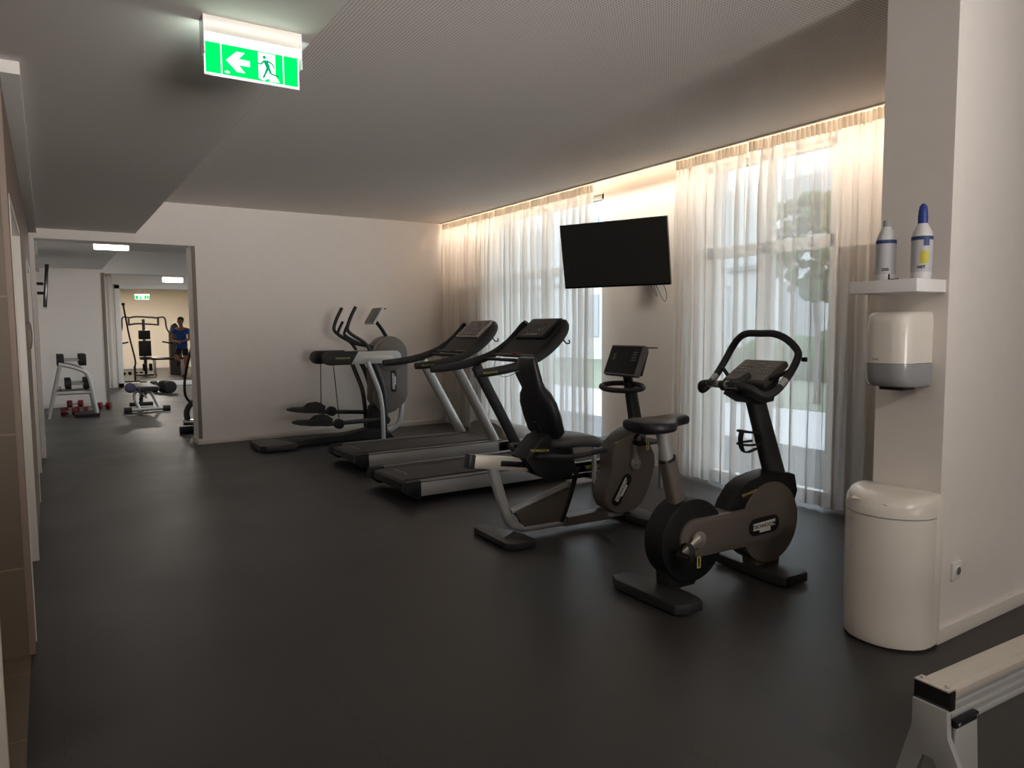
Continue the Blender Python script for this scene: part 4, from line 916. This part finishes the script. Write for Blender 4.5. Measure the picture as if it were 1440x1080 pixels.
# wall television of the second room, seen edge-on
t = thing('television', 'black wall television seen from its edge on the left wall of the second room', 'television', (-.112, 13.0, 2.1), 0)
MB().box(0, .02, -.12, .12, -.22, .22, .002).box(.02, .11, -.05, .05, .04, .08, .002).box(.02, .11, -.05, .05, -.10, -.06, .002).build('wall_bracket', 'black', t)
b = MB().box(.115, .165, -.5, .5, -.30, .32, .006, Matrix.Rotation(R(5), 3, 'Y')); b.build('casing', 'blackgloss', t)
# ================================================================ THIRD ROOM curtain by the mirror frame
curtain('pale curtain hanging left of the white framed opening in the third room', 0, .42, 4, x=1.0, z1=2.85, seed=21, grp='curtain of the third room')
cu_ = [o for o in bpy.data.objects if o.name.startswith('curtain') and o.type == 'EMPTY'][-1]; cu_.location = (1.0, 20.45, 0); cu_.rotation_euler = (0, 0, R(-90))
b = MB().box(1.30, 1.36, 20.5, 20.56, 0, 2.9, .004).build('white_post', 'frame'); tag(b, 'slim white post between pale curtain and the white framed opening', 'post')
# ================================================================ MIRROR REFLECTION BUILT AS A ROOM: multi gym, person, bench, bar
t = thing('multi_gym', 'grey multi gym station with black seat and arms in the furthest room', 'fitness machine', (2.62, 25.6, 0), 0)
MB().box(-.18, .18, .0, .1, .62, 1.12, .03).build('back_pad', 'vinyl', t)
MB().box(-.17, .17, .0, .1, 1.16, 1.45, .03).build('head_pad', 'vinyl', t)
MB().box(-.18, .18, -.40, .05, .52, .60, .03).build('seat', 'vinyl', t)
MB().tube([(0, .05, .02), (0, .05, .55)], .045, 10).build('pedestal', 'tube_d', t)
MB().box(-.3, .3, -.1, .5, 0, .05, .01).build('base', 'tube_d', t)
MB().tube([(0, .16, .05), (0, .16, 1.8)], .045, 10).build('upright', 'grey', t)
for z in (1.84, 1.62): MB().tube([(-.42, .1, z), (-.2, .02, z+.04), (.2, .02, z+.02), (.42, .1, z)], .03, 10).build('top_bar', 'grey', t)
for s_ in (-1, 1):
    MB().tube([(s_*.42, .1, 1.6), (s_*.42, .1, 1.86)], .03, 8).build('side_link', 'grey', t)
    a = MB().tube([(s_*.42, .1, 1.86), (s_*.60, .0, 1.84), (s_*.64, -.1, 1.5), (s_*.78, -.15, 1.22), (s_*.78, -.15, 1.05)], .026, 10).build('press_arm', 'grey', t)
    MB().tube([(s_*.78, -.15, 1.02), (s_*.48, -.2, 1.08)], .025, 8).build('grip', 'foam', a)
    MB().tube([(s_*.09, -.40, .18), (s_*.09, -.42, .40)], .05, 10).build('leg_roller', 'vinyl', t)
MB().tube([(.1, .1, .55), (.74, .1, .55)], .035, 8).build('connecting_bar', 'tube_d', t)
MB().prism([(.70, 0), (1.10, 0), (1.06, 1.3), (.99, 1.60), (.90, 1.70), (.79, 1.60), (.72, 1.3)], .0, .25, 'y', .03).build('weight_shroud', 'grey', t)
t = thing('flat_bench', 'low flat bench with pale frame in front of the multi gym shroud', 'bench', (3.45, 25.0, 0), 0)
MB().box(-.75, .25, -.15, .15, .52, .58, .02).build('pad', 'vinyl', t)
for u_ in (-.65, -.60+.75): MB().box(u_-.03, u_+.03, -.12, .12, 0, .52, .005).build('leg', 'alu', t)
t = thing('bar_rest', 'slim black bar leaning by the left side of the framed opening', 'bar', (1.85, 22.6, 0), 0)
MB().tube([(.18, 0, .42), (.20, 0, .62), (.08, 0, 1.3), (-.03, 0, 2.15)], .022, 8).build('bar', 'black', t); MB().cyl((-.03, 2.17), .045, -.02, .02, 'y', 16).build('bar_head', 'black', t)
MB().box(-.08, .28, -.1, .1, 0, .05, .01).tube([(.18, 0, .04), (.18, 0, .45)], .03, 8).build('stand', 'tube_d', t)
for k in range(4):
    dumbbell('small black dumbbell on the floor left of the multi gym, %s from the left' % ('first', 'second', 'third', 'fourth')[k], (2.05+k*.17, 26.4, 0), 0, .05, .22, grp='small dumbbells on the far floor')

# person: one continuous skinned body
def skinned(name, chains, m, parent=None, sub=2):
    me = bpy.data.meshes.new(name); verts = []; edges = []; rad = []; idx = {}
    for ch in chains:
        prev = None
        for p, r in ch:
            key = tuple(round(c, 4) for c in p)
            if key not in idx: idx[key] = len(verts); verts.append(p); rad.append(r)
            if prev is not None and (prev, idx[key]) not in edges: edges.append((prev, idx[key]))
            prev = idx[key]
    me.from_pydata(verts, edges, []); o = bpy.data.objects.new(name, me); COL.objects.link(o)
    md = o.modifiers.new('skin', 'SKIN'); md.use_smooth_shade = True
    for i, r in enumerate(rad):
        rr = r if isinstance(r, tuple) else (r, r); me.skin_vertices[0].data[i].radius = rr
        me.skin_vertices[0].data[i].use_root = (i == 0)
    s = o.modifiers.new('sub', 'SUBSURF'); s.levels = s.render_levels = sub
    bpy.context.view_layer.update(); dg = bpy.context.evaluated_depsgraph_get(); nm = bpy.data.meshes.new_from_object(o.evaluated_get(dg)); bpy.data.objects.remove(o)
    nm.materials.clear(); nm.materials.append(M[m]); nm.name = name
    for p in nm.polygons: p.use_smooth = True
    q = bpy.data.objects.new(name, nm); COL.objects.link(q)
    if parent: q.parent = parent
    return q
pel = (0, 0, .98)
Lh, Lk, La, Lt = (.09, 0, .93), (.10, -.03, .50), (.08, .04, .09), (.06, -.15, .03)
Rh, Rk, Ra, Rt2 = (-.09, 0, .93), (-.15, -.12, .56), (-.20, .28, .52), (-.26, .34, .42)
hand = lambda c, d: []
Lw, Le, Ls = (.14, -.36, 1.10), (.26, -.12, 1.16), (.20, .0, 1.46)
Rw, Re, Rs = (.06, -.34, 1.08), (-.27, -.10, 1.14), (-.20, .0, 1.46)
body = [[(pel, .13), ((0, 0, 1.12), (.14, .10)), ((0, 0, 1.30), (.16, .11)), ((0, 0, 1.45), (.13, .09)), ((0, 0, 1.54), .055), ((-.01, -.02, 1.62), .06), ((-.015, -.02, 1.70), (.088, .10)), ((-.015, -.01, 1.79), (.075, .09))],
        [(pel, .13), (Lh, .095), ((.10, -.02, .70), .078), (Lk, .058), ((.09, .02, .34), .056), (La, .036), (Lt, .034)],
        [(pel, .13), (Rh, .095), ((-.12, -.07, .72), .078), (Rk, .058), ((-.17, .1, .55), .056), (Ra, .036), (Rt2, .034)],
        [((0, 0, 1.45), (.13, .09)), (Ls, .058), ((.24, -.05, 1.30), .048), (Le, .038), ((.19, -.25, 1.13), .036), (Lw, .026), ((.11, -.41, 1.09), .034)],
        [((0, 0, 1.45), (.13, .09)), (Rs, .058), ((-.25, -.04, 1.30), .048), (Re, .038), ((-.1, -.23, 1.11), .036), (Rw, .026), ((.11, -.38, 1.07), .034)]]
for s0, bx in ((Lw, (.11, -.41, 1.09)), (Rw, (.11, -.38, 1.07))):
    for k in range(4):
        dx = (k-1.5)*.019
        body.append([(bx, .034), ((bx[0]+dx*.6-.02, bx[1]-.03, bx[2]-.01+dx), .010), ((bx[0]+dx*.4-.03, bx[1]-.07+abs(dx)*.3, bx[2]-.02+dx), .009)])
    body.append([(bx, .034), ((bx[0]-.03, bx[1]+.0, bx[2]+.03), .011), ((bx[0]-.045, bx[1]-.03, bx[2]+.045), .009)])
per = skinned('person', body, 'skin'); per.location = (3.50, 24.2, 0); per.rotation_euler = (0, 0, R(-28))
tag(per, 'person in a blue t-shirt and dark shorts standing with one leg raised, looking left', 'person')
skinned('t_shirt', [[((0, 0, .84), (.17, .145)), ((0, 0, .92), (.175, .155)), ((0, 0, 1.03), (.175, .15)), ((0, 0, 1.14), (.165, .13)), ((0, 0, 1.30), (.18, .135)), ((0, 0, 1.44), (.145, .105)), ((0, 0, 1.50), (.08, .075))],
                    [((0, 0, 1.44), (.145, .105)), ((.20, 0, 1.455), .074), ((.245, -.05, 1.31), .066)], [((0, 0, 1.44), (.145, .105)), ((-.20, 0, 1.455), .074), ((-.25, -.04, 1.31), .066)]], 'shirt', per)
skinned('shorts', [[((0, 0, 1.0), (.15, .125)), (pel, .145), ((.09, 0, .92), .112), ((.105, -.02, .62), .095)], [(pel, .145), ((-.09, 0, .92), .112), ((-.135, -.09, .64), .095)]], 'shorts', per)
for (c, a) in (((.055, -.07, .035), 0), ((-.245, .33, .45), 70)):
    b = MB(); bmesh.ops.create_uvsphere(b.bm, u_segments=16, v_segments=10, radius=1, matrix=Matrix.Translation(c) @ Matrix.Rotation(R(a), 4, 'X') @ Matrix.Diagonal((.052, .145, .048, 1))); s__ = b.build('shoe', 'rubber', per, 180)
b = MB(); bmesh.ops.create_uvsphere(b.bm, u_segments=20, v_segments=12, radius=1, matrix=Matrix.Translation((-.015, .02, 1.765)) @ Matrix.Diagonal((.092, .108, .095, 1)))
for v in b.bm.verts:
    if v.co.y < -.045 and v.co.z < 1.80: v.co.y = -.045
b.build('hair', 'hair', per, 180)
b = MB(); b.prism([(-.013, 1.70), (.0, 1.735), (.013, 1.70)], -.132, -.105, 'y', .004)
b2 = b.build('nose', 'skin', per, 60); b2.location = (-.015, 0, -.01)
for s_ in (-1, 1):
    b = MB(); bmesh.ops.create_uvsphere(b.bm, u_segments=10, v_segments=6, radius=.011, matrix=Matrix.Translation((-.015+s_*.032, -.107, 1.725))); b.build('eye', 'hair', per, 180)
    b = MB(); bmesh.ops.create_uvsphere(b.bm, u_segments=10, v_segments=6, radius=1, matrix=Matrix.Translation((-.015+s_*.088, -.015, 1.70)) @ Matrix.Diagonal((.012, .02, .03, 1))); b.build('ear', 'skin', per, 180)
b = MB().box(-.042, .012, -.112, -.104, 1.652, 1.662, .003); b.build('mouth', 'red', per)
